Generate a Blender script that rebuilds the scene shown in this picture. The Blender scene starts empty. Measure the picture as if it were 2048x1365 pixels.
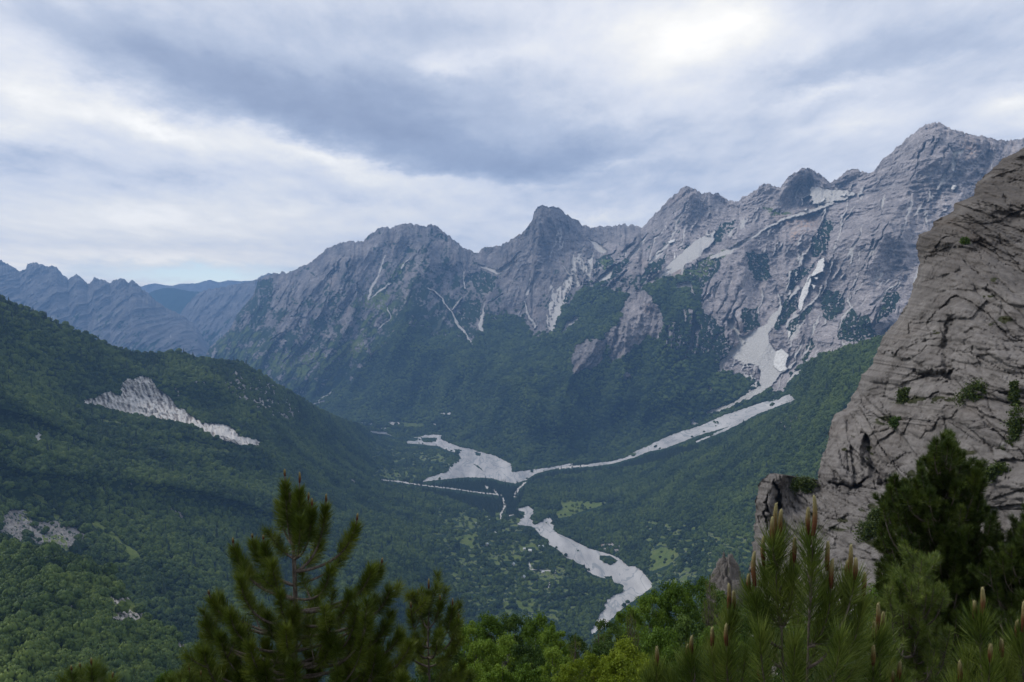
import bpy, math, random, time
import numpy as np
T0 = time.time()
F32 = np.float32
rng = np.random.default_rng(7)
random.seed(7)
scene = bpy.context.scene

# ------------------------------------------------------------------ camera maths
FOC = 1650.0
PITCH = math.atan(92.5 / FOC)
CP, SP = math.cos(PITCH), math.sin(PITCH)

def ray(px, py):
    """direction per metre of forward distance for a point of the view"""
    px = np.asarray(px, dtype=np.float64); py = np.asarray(py, dtype=np.float64)
    xc = (px - 1024.0) / FOC; yc = (682.5 - py) / FOC
    y = CP + yc * SP; z = -SP + yc * CP
    return xc / y, z / y

def pt(px, py, d):
    a, b = ray(px, py)
    return np.array([float(a) * d, d, float(b) * d])

# ------------------------------------------------------------------ noise
_perm = np.random.default_rng(3).permutation(256).astype(np.int32)
_perm = np.concatenate([_perm, _perm, _perm])
_g = np.random.default_rng(4).normal(size=(256, 3)).astype(F32)
_g /= np.linalg.norm(_g, axis=1)[:, None]

def noise3(x, y, z):
    x = np.asarray(x, F32); y = np.asarray(y, F32); z = np.asarray(z, F32)
    x, y, z = np.broadcast_arrays(x, y, z)
    xi = np.floor(x); yi = np.floor(y); zi = np.floor(z)
    fx = x - xi; fy = y - yi; fz = z - zi
    X = xi.astype(np.int32) & 255; Y = yi.astype(np.int32) & 255; Z = zi.astype(np.int32) & 255
    u = fx * fx * fx * (fx * (fx * 6 - 15) + 10)
    v = fy * fy * fy * (fy * (fy * 6 - 15) + 10)
    w = fz * fz * fz * (fz * (fz * 6 - 15) + 10)
    def g(dx, dy, dz):
        h = _perm[_perm[_perm[(X + dx) & 255] + ((Y + dy) & 255)] + ((Z + dz) & 255)]
        gr = _g[h]
        return gr[..., 0] * (fx - dx) + gr[..., 1] * (fy - dy) + gr[..., 2] * (fz - dz)
    a = g(0, 0, 0) * (1 - u) + g(1, 0, 0) * u
    b = g(0, 1, 0) * (1 - u) + g(1, 1, 0) * u
    c = g(0, 0, 1) * (1 - u) + g(1, 0, 1) * u
    d = g(0, 1, 1) * (1 - u) + g(1, 1, 1) * u
    return (a * (1 - v) + b * v) * (1 - w) + (c * (1 - v) + d * v) * w

def fbm(x, y, z, octs=4, gain=0.5, lac=2.03):
    s = 0.0; a = 1.0; n = 0.0
    for i in range(octs):
        s = s + a * noise3(x + 17.3 * i, y - 9.1 * i, z + 5.7 * i)
        n += a; a *= gain; x = x * lac; y = y * lac; z = z * lac
    return s / n * 1.6

def ridged(x, y, z, octs=4, gain=0.5, lac=2.07):
    s = 0.0; a = 1.0; n = 0.0; w = 1.0
    for i in range(octs):
        r = 1.0 - np.abs(noise3(x + 31.3 * i, y + 11.1 * i, z - 7.7 * i)) * 2.2
        r = np.clip(r, 0, 1) ** 2
        s = s + a * r * w; w = np.clip(r * 1.6, 0.15, 1)
        n += a; a *= gain; x = x * lac; y = y * lac; z = z * lac
    return s / n

def worley(x, y, z):
    """F1 and F2 distances"""
    x = np.asarray(x, F32); y = np.asarray(y, F32); z = np.asarray(z, F32)
    xi = np.floor(x).astype(np.int32); yi = np.floor(y).astype(np.int32); zi = np.floor(z).astype(np.int32)
    f1 = np.full(x.shape, 9.0, F32); f2 = np.full(x.shape, 9.0, F32); idv = np.zeros(x.shape, F32)
    for dx in (-1, 0, 1):
        for dy in (-1, 0, 1):
            for dz in (-1, 0, 1):
                cx = xi + dx; cy = yi + dy; cz = zi + dz
                h = _perm[_perm[_perm[cx & 255] + (cy & 255)] + (cz & 255)]
                j = _g[h] * 0.45 + 0.5
                d = np.sqrt((cx + j[..., 0] - x) ** 2 + (cy + j[..., 1] - y) ** 2 + (cz + j[..., 2] - z) ** 2)
                m = d < f1
                f2 = np.where(m, f1, np.minimum(f2, d)); idv = np.where(m, h / 255.0, idv); f1 = np.where(m, d, f1)
    return f1, f2, idv

def facet(x, y, z, k=1.0):
    f1, f2, idv = worley(x, y, z)
    a = idv * 37.0 % 1.0; b = idv * 91.0 % 1.0
    xi = x - np.floor(x); zi = z - np.floor(z)
    return ((a - 0.5) * np.sin(x * 2.1 + idv * 40) + (b - 0.5) * np.sin(z * 2.1 + idv * 70)) * k + (idv - 0.5), f2 - f1

def sstep(a, b, x):
    t = np.clip((x - a) / (b - a), 0, 1)
    return t * t * (3 - 2 * t)

# ------------------------------------------------------------------ traced outlines -> masks
def tr(ox, oy, s, pts):
    return [(ox + p[0] / s, oy + p[1] / s) for p in pts]

def inpoly(X, Y, poly):
    poly = np.array(poly, float)
    out = np.zeros(X.shape, bool)
    x0, y0 = poly.min(0); x1, y1 = poly.max(0)
    sel = (X >= x0) & (X <= x1) & (Y >= y0) & (Y <= y1)
    if not sel.any():
        return out
    xs = X[sel]; ys = Y[sel]; c = np.zeros(xs.shape, bool)
    n = len(poly)
    for i in range(n):
        ax, ay = poly[i]; bx, by = poly[i - 1]
        if ay == by:
            continue
        c ^= ((ay > ys) != (by > ys)) & (xs < (bx - ax) * (ys - ay) / (by - ay) + ax)
    out[sel] = c
    return out

def distline(X, Y, pts, wmul=1.0):
    """pts (x, y, halfwidth): returns 1 - dist/halfwidth (positive inside)"""
    best = np.full(X.shape, -9.0)
    pts = [(p[0], p[1], p[2] * wmul) for p in pts]
    for (ax, ay, aw), (bx, by, bw) in zip(pts[:-1], pts[1:]):
        W = max(aw, bw) * 3
        sel = (X > min(ax, bx) - W) & (X < max(ax, bx) + W) & (Y > min(ay, by) - W) & (Y < max(ay, by) + W)
        if not sel.any():
            continue
        xs = X[sel]; ys = Y[sel]
        dx = bx - ax; dy = by - ay; L = dx * dx + dy * dy + 1e-9
        t = np.clip(((xs - ax) * dx + (ys - ay) * dy) / L, 0, 1)
        d = np.hypot(xs - ax - t * dx, ys - ay - t * dy)
        w = aw + (bw - aw) * t
        best[sel] = np.maximum(best[sel], 1 - d / w)
    return best

# ------------------------------------------------------------------ thin plate spline of 1/distance
def tps(ctrl):
    c = np.array(ctrl, float)
    P = c[:, :2] / 1000.0; q = 1000.0 / c[:, 2]
    n = len(P)
    def U(r2):
        return np.where(r2 > 1e-12, r2 * np.log(np.maximum(r2, 1e-12)), 0)
    K = U(((P[:, None] - P[None]) ** 2).sum(-1)) + np.eye(n) * 2e-4
    A = np.zeros((n + 3, n + 3)); A[:n, :n] = K; A[:n, n] = 1; A[:n, n + 1:] = P
    A[n, :n] = 1; A[n + 1:, :n] = P.T
    w = np.linalg.solve(A, np.concatenate([q, np.zeros(3)]))
    def f(X, Y):
        x = X / 1000.0; y = Y / 1000.0
        s = w[n] + w[n + 1] * x + w[n + 2] * y
        for i in range(n):
            s = s + w[i] * U((x - P[i, 0]) ** 2 + (y - P[i, 1]) ** 2)
        return 1000.0 / np.maximum(s, 0.02)
    return f

def eval_coarse(f, X, Y, k=8):
    ny, nx = X.shape
    iy = np.unique(np.concatenate([np.arange(0, ny, k), [ny - 1]])); ix = np.unique(np.concatenate([np.arange(0, nx, k), [nx - 1]]))
    C = 1.0 / f(X[np.ix_(iy, ix)], Y[np.ix_(iy, ix)])
    t = np.empty((len(iy), nx))
    for r in range(len(iy)):
        t[r] = np.interp(np.arange(nx), ix, C[r])
    j = np.searchsorted(iy, np.arange(ny), side='right') - 1
    j = np.clip(j, 0, len(iy) - 2)
    a = (np.arange(ny) - iy[j]) / (iy[j + 1] - iy[j])
    return 1.0 / (t[j] * (1 - a)[:, None] + t[j + 1] * a[:, None])

# ------------------------------------------------------------------ object helpers
def tag(o, label=None, cat=None, group=None, kind=None):
    if label: o['label'] = label
    if cat: o['category'] = cat
    if group: o['group'] = group
    if kind: o['kind'] = kind
    return o

def link(o, parent=None):
    scene.collection.objects.link(o)
    if parent is not None:
        o.parent = parent
    return o

def raw_mesh(name, V, faces_list, mat=None, smooth=True, attrs=None, mats=None):
    """faces_list: list of (n,k) int arrays"""
    me = bpy.data.meshes.new(name)
    V = np.ascontiguousarray(V, dtype=F32)
    me.vertices.add(len(V)); me.vertices.foreach_set('co', V.ravel())
    loops = np.concatenate([f.ravel() for f in faces_list]).astype(np.int32)
    tot = np.concatenate([np.full(len(f), f.shape[1], np.int32) for f in faces_list])
    start = np.concatenate([[0], np.cumsum(tot)[:-1]]).astype(np.int32)
    me.loops.add(len(loops)); me.loops.foreach_set('vertex_index', loops)
    me.polygons.add(len(tot)); me.polygons.foreach_set('loop_start', start); me.polygons.foreach_set('loop_total', tot)
    me.polygons.foreach_set('use_smooth', np.full(len(tot), smooth))
    if attrs:
        for k, a in attrs.items():
            a = np.asarray(a, F32)
            if a.ndim == 1:
                at = me.attributes.new(k, 'FLOAT', 'POINT'); at.data.foreach_set('value', a)
            else:
                if a.shape[1] == 3:
                    a = np.concatenate([a, np.ones((len(a), 1), F32)], 1)
                at = me.attributes.new(k, 'FLOAT_COLOR', 'POINT'); at.data.foreach_set('color', np.ascontiguousarray(a).ravel())
    me.update(calc_edges=True)
    if mat: me.materials.append(mat)
    return me

def mesh_obj(name, V, faces_list, mat, parent=None, smooth=True, attrs=None):
    return link(bpy.data.objects.new(name, raw_mesh(name, V, faces_list, mat, smooth, attrs)), parent)

def grid_faces(ny, nx):
    i = np.arange(ny * nx, dtype=np.int32).reshape(ny, nx)
    return np.stack([i[:-1, :-1], i[1:, :-1], i[1:, 1:], i[:-1, 1:]], -1).reshape(-1, 4)

def submesh(name, V, faces, attrs, mat):
    used = np.unique(faces)
    remap = np.full(len(V), -1, np.int32); remap[used] = np.arange(len(used))
    return mesh_obj(name, V[used], [remap[faces]], mat, attrs={k: a[used] for k, a in attrs.items()})

def empty(name, loc=(0, 0, 0), rz=0.0):
    o = bpy.data.objects.new(name, None); o.empty_display_size = 0.2
    o.location = loc; o.rotation_euler = (0, 0, rz)
    return link(o)

# ------------------------------------------------------------------ materials
class NT:
    def __init__(self, tree):
        self.t = tree; self.n = tree.nodes; self.l = tree.links
    def node(self, typ, **kw):
        n = self.n.new(typ)
        for k, v in kw.items():
            setattr(n, k, v)
        return n
    def set(self, sock, v):
        if v is None: return
        if isinstance(v, bpy.types.NodeSocket): self.l.new(v, sock)
        else: sock.default_value = v
    def math(self, op, a, b=None, clamp=False):
        n = self.node('ShaderNodeMath', operation=op, use_clamp=clamp)
        self.set(n.inputs[0], a); self.set(n.inputs[1], b)
        return n.outputs[0]
    def mix(self, f, a, b, mode='MIX'):
        n = self.node('ShaderNodeMix', data_type='RGBA', blend_type=mode)
        self.set(n.inputs[0], f)
        for i, v in ((6, a), (7, b)):
            if isinstance(v, tuple) and len(v) == 3: v = v + (1.0,)
            self.set(n.inputs[i], v)
        return n.outputs[2]
    def noise(self, vec, scale, detail=4, rough=0.55, out=0, dist=0.0):
        n = self.node('ShaderNodeTexNoise')
        if vec is not None: self.l.new(vec, n.inputs['Vector'])
        n.inputs['Scale'].default_value = scale; n.inputs['Detail'].default_value = detail
        n.inputs['Roughness'].default_value = rough; n.inputs['Distortion'].default_value = dist
        return n.outputs[out]
    def ramp(self, f, stops):
        n = self.node('ShaderNodeValToRGB')
        e = n.color_ramp.elements
        while len(e) < len(stops): e.new(0.5)
        for i, (p, c) in enumerate(stops):
            e[i].position = p; e[i].color = tuple(c) + (1.0,) if len(c) == 3 else c
        self.l.new(f, n.inputs[0])
        return n.outputs[0]
    def smooth(self, x, a, b):
        n = self.node('ShaderNodeMapRange', interpolation_type='SMOOTHSTEP')
        self.set(n.inputs[0], x); n.inputs[1].default_value = a; n.inputs[2].default_value = b
        return n.outputs[0]
    def pos(self):
        return self.node('ShaderNodeNewGeometry').outputs['Position']
    def attr(self, name, out=0):
        return self.node('ShaderNodeAttribute', attribute_name=name).outputs[out]
    def mapping(self, vec, scale=(1, 1, 1), rot=(0, 0, 0), loc=(0, 0, 0), typ='POINT'):
        n = self.node('ShaderNodeMapping', vector_type=typ)
        self.l.new(vec, n.inputs[0])
        n.inputs['Location'].default_value = loc; n.inputs['Rotation'].default_value = rot; n.inputs['Scale'].default_value = scale
        return n.outputs[0]

def new_mat(name, rough=0.9, spec=0.2):
    m = bpy.data.materials.new(name); m.use_nodes = True
    t = NT(m.node_tree); b = m.node_tree.nodes['Principled BSDF']
    b.inputs['Roughness'].default_value = rough
    b.inputs['Specular IOR Level'].default_value = spec
    return m, t, b

def bump(t, b, h, dist, strength=1.0):
    n = t.node('ShaderNodeBump'); n.inputs['Distance'].default_value = dist; n.inputs['Strength'].default_value = strength
    t.l.new(h, n.inputs['Height']); t.l.new(n.outputs[0], b.inputs['Normal'])

ROCK_A = (0.225, 0.206, 0.206); ROCK_B = (0.380, 0.350, 0.342); ROCK_C = (0.125, 0.112, 0.112)
def terrain_mat(name, rock=(ROCK_C, ROCK_A, ROCK_B), grain=1.0, bump_m=4.0, forest_a=(0.012, 0.026, 0.012), forest_b=(0.026, 0.046, 0.018)):
    m, t, b = new_mat(name, 0.95, 0.05)
    P = t.pos()
    n1 = t.noise(P, 0.012 / grain, 6, 0.62)
    n2 = t.noise(P, 0.075 / grain, 5, 0.6)
    nn = t.math('ADD', t.math('MULTIPLY', n1, 0.5), t.math('MULTIPLY', n2, 0.5))
    rk = t.ramp(nn, [(0.36, rock[0]), (0.50, rock[1]), (0.66, rock[2])])
    w = t.node('ShaderNodeSeparateColor'); t.l.new(t.attr('wa'), w.inputs[0])
    v = t.node('ShaderNodeSeparateColor'); t.l.new(t.attr('wb'), v.inputs[0])
    scree, snow, grass = w.outputs; forest, tone, warm = v.outputs
    rk = t.mix(t.math('MULTIPLY', warm, 0.75), rk, (0.36, 0.25, 0.18))
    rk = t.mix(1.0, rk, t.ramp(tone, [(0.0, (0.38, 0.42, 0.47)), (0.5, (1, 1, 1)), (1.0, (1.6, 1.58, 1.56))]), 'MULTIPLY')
    scr = t.ramp(t.noise(P, 0.16 / grain, 6, 0.7), [(0.35, (0.42, 0.40, 0.375)), (0.62, (0.62, 0.60, 0.565))])
    scr = t.mix(t.smooth(tone, 0.2, 0.8), t.mix(1.0, scr, (0.8, 0.8, 0.82), 'MULTIPLY'), scr)
    fo = t.ramp(nn, [(0.35, forest_a), (0.65, forest_b)])
    n4 = t.noise(P, 0.5 / grain, 5, 0.65)
    gr = t.ramp(t.math('ADD', t.math('MULTIPLY', nn, 0.6), t.math('MULTIPLY', n4, 0.4)), [(0.38, (0.045, 0.075, 0.020)), (0.50, (0.095, 0.130, 0.032)), (0.62, (0.155, 0.165, 0.055))])
    c = t.mix(t.smooth(forest, 0.25, 0.75), rk, fo)
    c = t.mix(t.smooth(grass, 0.2, 0.9), c, gr)
    c = t.mix(t.smooth(scree, 0.25, 0.75), c, scr)
    c = t.mix(t.smooth(snow, 0.35, 0.65), c, t.ramp(n2, [(0.35, (0.62, 0.60, 0.56)), (0.6, (0.84, 0.82, 0.78))]))
    t.l.new(c, b.inputs['Base Color'])
    bump(t, b, t.noise(P, 0.06 / grain, 8, 0.65), bump_m, 0.9)
    return m

M = {}
M['far'] = terrain_mat('mountain_rock', bump_m=26.0)
M['distant'] = terrain_mat('distant_rock', grain=1.2, bump_m=30.0, rock=((0.07, 0.068, 0.072), (0.13, 0.124, 0.128), (0.23, 0.22, 0.22)))
M['near'] = terrain_mat('valley_slopes', grain=0.4, bump_m=3.0,
                        rock=((0.14, 0.13, 0.12), (0.27, 0.25, 0.23), (0.42, 0.40, 0.37)))
m, t, b = new_mat('river_gravel', 0.9, 0.1)
P = t.pos()
Pw = t.mapping(P, rot=(0, 0, 0.35), scale=(1.0, 0.16, 1.0))
g1 = t.noise(Pw, 0.014, 6, 0.62, dist=0.8); g2 = t.noise(P, 0.35, 4, 0.6); g3 = t.noise(P, 0.006, 3, 0.5)
c = t.ramp(t.math('ADD', t.math('MULTIPLY', g1, 0.65), t.math('MULTIPLY', g2, 0.35)),
           [(0.34, (0.200, 0.202, 0.208)), (0.48, (0.315, 0.312, 0.315)), (0.62, (0.450, 0.440, 0.430))])
c = t.mix(t.math('MULTIPLY', t.smooth(g3, 0.35, 0.65), 0.35), c, (0.46, 0.45, 0.445))
ch = t.noise(t.mapping(P, rot=(0, 0, 0.55), scale=(1.0, 0.22, 1.0)), 0.018, 3, 0.5, dist=1.2)
chl = t.math('SUBTRACT', 1.0, t.smooth(t.math('ABSOLUTE', t.math('SUBTRACT', ch, 0.5)), 0.006, 0.034))
c = t.mix(t.math('MULTIPLY', chl, 0.7), c, (0.19, 0.21, 0.225))
t.l.new(c, b.inputs['Base Color']); bump(t, b, g2, 1.0, 0.5)
M['gravel'] = m

def leaf_mat(name, cols, rough=0.6, pos_scale=0.02, obj_random=True, trans=0.25, spec=0.15, lk=0.25, rk=0.25):
    m, t, b = new_mat(name, rough, spec)
    n = t.noise(t.pos(), pos_scale, 4, 0.55)
    f = n
    if obj_random:
        r = t.node('ShaderNodeObjectInfo').outputs['Random']
        f = t.math('ADD', t.math('MULTIPLY', n, 1 - rk), t.math('MULTIPLY', r, rk))
    lr = t.attr('rnd', 2)
    f = t.math('ADD', t.math('MULTIPLY', f, 1 - lk), t.math('MULTIPLY', lr, lk))
    k = len(cols)
    c = t.ramp(f, [(0.28 + 0.40 * i / (k - 1), cc) for i, cc in enumerate(cols)])
    t.l.new(c, b.inputs['Base Color'])
    if trans > 0:
        tr_ = t.node('ShaderNodeBsdfTranslucent'); t.l.new(c, tr_.inputs[0])
        mx = t.node('ShaderNodeMixShader'); mx.inputs[0].default_value = trans
        t.l.new(b.outputs[0], mx.inputs[1]); t.l.new(tr_.outputs[0], mx.inputs[2])
        t.l.new(mx.outputs[0], m.node_tree.nodes['Material Output'].inputs['Surface'])
    return m

M['crown'] = leaf_mat('hillside_leaves', [(0.007, 0.018, 0.006), (0.023, 0.046, 0.010), (0.062, 0.098, 0.018), (0.095, 0.134, 0.025)], pos_scale=0.0075, trans=0.0, lk=0.10, rk=0.16)
M['conifer'] = leaf_mat('dark_conifer', [(0.013, 0.026, 0.012), (0.026, 0.044, 0.017)], pos_scale=0.01, trans=0.0)
M['leaf'] = leaf_mat('fresh_leaves', [(0.036, 0.072, 0.009), (0.085, 0.150, 0.016), (0.160, 0.235, 0.028)], pos_scale=0.5, trans=0.35)
M['leaf_yellow'] = leaf_mat('yellow_leaves', [(0.080, 0.125, 0.010), (0.165, 0.220, 0.016), (0.260, 0.300, 0.030)], pos_scale=0.5, trans=0.35)
M['leaf_dark'] = leaf_mat('dark_green_leaves', [(0.020, 0.042, 0.010), (0.045, 0.085, 0.016), (0.085, 0.135, 0.026)], pos_scale=0.5, trans=0.3)  # darker green leaf colour for some thicket trees and cliff tufts
M['needle'] = leaf_mat('pine_needles', [(0.032, 0.058, 0.010), (0.085, 0.125, 0.019), (0.185, 0.225, 0.045)], rough=0.45, pos_scale=6.0, obj_random=False, trans=0.2, spec=0.3)
M['needle_deep'] = leaf_mat('deep_pine_needles', [(0.015, 0.030, 0.005), (0.038, 0.062, 0.009), (0.088, 0.118, 0.017)], rough=0.5, pos_scale=3.0, obj_random=False, trans=0.15, spec=0.25)
M['needle_dark'] = leaf_mat('dark_pine_needles', [(0.022, 0.040, 0.005), (0.066, 0.098, 0.010), (0.160, 0.190, 0.024)], rough=0.5, pos_scale=3.0, obj_random=False, trans=0.15, spec=0.25)

m, t, b = new_mat('pine_bark', 0.9, 0.1)
P = t.pos()
c = t.ramp(t.noise(t.mapping(P, scale=(1, 1, 0.4)), 60, 5, 0.65), [(0.3, (0.050, 0.040, 0.034)), (0.55, (0.12, 0.10, 0.085)), (0.75, (0.21, 0.19, 0.165))])
t.l.new(c, b.inputs['Base Color']); bump(t, b, t.noise(P, 80, 5, 0.7), 0.004, 1.0)
M['bark'] = m
m, t, b = new_mat('pine_candle', 0.7, 0.2)
v = t.noise(t.pos(), 420, 3, 0.6)
f = t.math('ADD', t.attr('tt', 2), t.math('MULTIPLY', t.math('SUBTRACT', v, 0.5), 0.35))
c = t.ramp(f, [(0.1, (0.060, 0.016, 0.008)), (0.40, (0.11, 0.045, 0.018)), (0.65, (0.16, 0.125, 0.050)), (1.0, (0.27, 0.245, 0.12))])
t.l.new(c, b.inputs['Base Color']); bump(t, b, v, 0.002, 1.0)
M['candle'] = m

# cliff rock
m, t, b = new_mat('cliff_limestone', 0.92, 0.1)
P = t.pos()
w = t.node('ShaderNodeSeparateColor'); t.l.new(t.attr('wa'), w.inputs[0])
moss, dark, warm = w.outputs
n1 = t.noise(P, 0.16, 6, 0.6); n2 = t.noise(P, 1.1, 6, 0.65); n3 = t.noise(t.mapping(P, scale=(1, 1, 0.35), rot=(0.2, 0.3, 0)), 0.35, 5, 0.65)
f = t.math('ADD', t.math('MULTIPLY', n1, 0.4), t.math('ADD', t.math('MULTIPLY', n2, 0.3), t.math('MULTIPLY', n3, 0.3)))
c = t.ramp(f, [(0.36, (0.105, 0.096, 0.090)), (0.48, (0.188, 0.175, 0.166)), (0.57, (0.248, 0.233, 0.222)), (0.70, (0.36, 0.342, 0.326))])
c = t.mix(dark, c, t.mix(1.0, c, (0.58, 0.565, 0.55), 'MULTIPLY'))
c = t.mix(t.math('MULTIPLY', warm, 0.2), c, (0.24, 0.17, 0.11))
c = t.mix(t.smooth(moss, 0.3, 0.7), c, t.ramp(n2, [(0.35, (0.026, 0.032, 0.014)), (0.65, (0.070, 0.072, 0.038))]))
t.l.new(c, b.inputs['Base Color'])
bump(t, b, t.math('ADD', t.noise(P, 0.9, 10, 0.72), t.math('MULTIPLY', t.noise(P, 5, 5, 0.7), 0.3)), 0.7, 1.0)
M['cliff'] = m
m, t, b = new_mat('hillside_soil', 0.95, 0.05)
P = t.pos()
c = t.ramp(t.noise(P, 0.7, 6, 0.6), [(0.35, (0.020, 0.032, 0.010)), (0.55, (0.045, 0.062, 0.018)), (0.75, (0.11, 0.10, 0.075))])
t.l.new(c, b.inputs['Base Color']); bump(t, b, t.noise(P, 3, 6, 0.65), 0.3)
M['soil'] = m
def plain(name, col, rough=0.8, sc=1.0, var=0.25):
    m, t, b = new_mat(name, rough, 0.2)
    lo = tuple(x * (1 - var) for x in col); hi = tuple(x * (1 + var) for x in col)
    t.l.new(t.ramp(t.noise(t.pos(), sc, 4, 0.6), [(0.3, lo), (0.7, hi)]), b.inputs['Base Color'])
    return m
M['white_wall'] = plain('whitewashed_wall', (0.62, 0.60, 0.56))
M['stone_wall'] = plain('grey_stone_wall', (0.30, 0.29, 0.27))
M['roof_grey'] = plain('grey_sheet_roof', (0.36, 0.40, 0.42), 0.5)
M['roof_red'] = plain('red_tile_roof', (0.30, 0.11, 0.07))
M['roof_white'] = plain('pale_sheet_roof', (0.62, 0.62, 0.60), 0.5)
M['wood'] = plain('dark_timber', (0.09, 0.06, 0.04))
M['glass'] = plain('dark_window_glass', (0.03, 0.035, 0.04), 0.15)

# ------------------------------------------------------------------ skylines (traced)
SK_MASSIF = ([(405, 722), (410, 713), (421, 693), (443, 675), (462, 656), (473, 631), (491, 609), (506, 592), (512, 575), (516, 560), (524, 556), (548, 547), (568, 546), (592, 538), (621, 527), (639, 512), (658, 494), (672, 488),
    (698, 481), (707, 484), (727, 483), (738, 470), (753, 462), (762, 454), (773, 454), (781, 459), (789, 452), (800, 448), (811, 449), (819, 446), (830, 450),
    (842, 453), (852, 450), (870, 451), (881, 458), (896, 470), (910, 483), (927, 495), (951, 505), (958, 504), (969, 495), (991, 492), (1000, 494), (1024, 479),
    (1042, 466), (1053, 455), (1065, 439), (1069, 421), (1075, 413), (1086, 411), (1097, 414), (1106, 411), (1123, 420), (1137, 431), (1156, 444), (1166, 451), (1188, 454),
    (1210, 453), (1250, 450), (1257, 452), (1268, 448), (1278, 452), (1283, 457), (1290, 446), (1309, 430), (1327, 410), (1342, 395), (1356, 384), (1364, 376),
    (1375, 372), (1389, 379), (1404, 386), (1422, 387), (1437, 387), (1446, 396), (1463, 403), (1477, 402), (1488, 392), (1501, 389), (1510, 382), (1525, 370),
    (1534, 367), (1543, 373), (1550, 371), (1560, 375), (1572, 360), (1587, 345), (1605, 337), (1622, 338), (1642, 351), (1660, 367), (1679, 355), (1693, 342),
    (1708, 338), (1723, 342), (1735, 348), (1749, 341), (1760, 325), (1778, 310), (1793, 294), (1804, 288), (1819, 273), (1837, 260), (1852, 251), (1866, 245),
    (1881, 247), (1903, 257), (1925, 265), (1943, 270), (1965, 273), (1994, 281), (2013, 280), (2027, 282), (2048, 278), (2120, 270), (2260, 300)])
SEAM = [(0, 596), (22, 605), (40, 615), (59, 619), (81, 631), (110, 644), (136, 655), (161, 666), (190, 678), (220, 691), (249, 700), (278, 707), (311, 709), (330, 705),
    (352, 703), (370, 707), (388, 713), (418, 719), (451, 722), (480, 726), (502, 737), (524, 750), (549, 766), (579, 783), (604, 799), (637, 818), (659, 830), (700, 846),
    (737, 856), (766, 861), (880, 868), (925, 882), (960, 898), (1000, 914), (1025, 926), (1045, 934), (1130, 927), (1200, 914), (1268, 901), (1304, 884), (1340, 867), (1400, 848), (1450, 826),
    (1510, 806), (1575, 786), (1584, 776), (1600, 757), (1609, 733), (1624, 721), (1650, 710), (1686, 699), (1723, 688), (1767, 675), (1830, 650), (1950, 620), (2260, 600)]

def interp(line, x):
    a = np.array(line, float)
    return np.interp(x, a[:, 0], a[:, 1])

FLOOR = lambda px, py, z: float(z / ray(px, py)[1])
SEAM_D = [(766, 861, FLOOR(766, 861, -850)), (880, 868, FLOOR(880, 868, -850)), (960, 898, FLOOR(960, 898, -850)), (1025, 926, FLOOR(1025, 926, -850)), (1045, 934, FLOOR(1045, 934, -848)),
          (1130, 927, 4120), (1200, 914, 4130), (1268, 901, 4050), (1340, 867, 4000), (1400, 848, 3900), (1510, 806, 3600), (1575, 786, 3400)]

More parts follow.
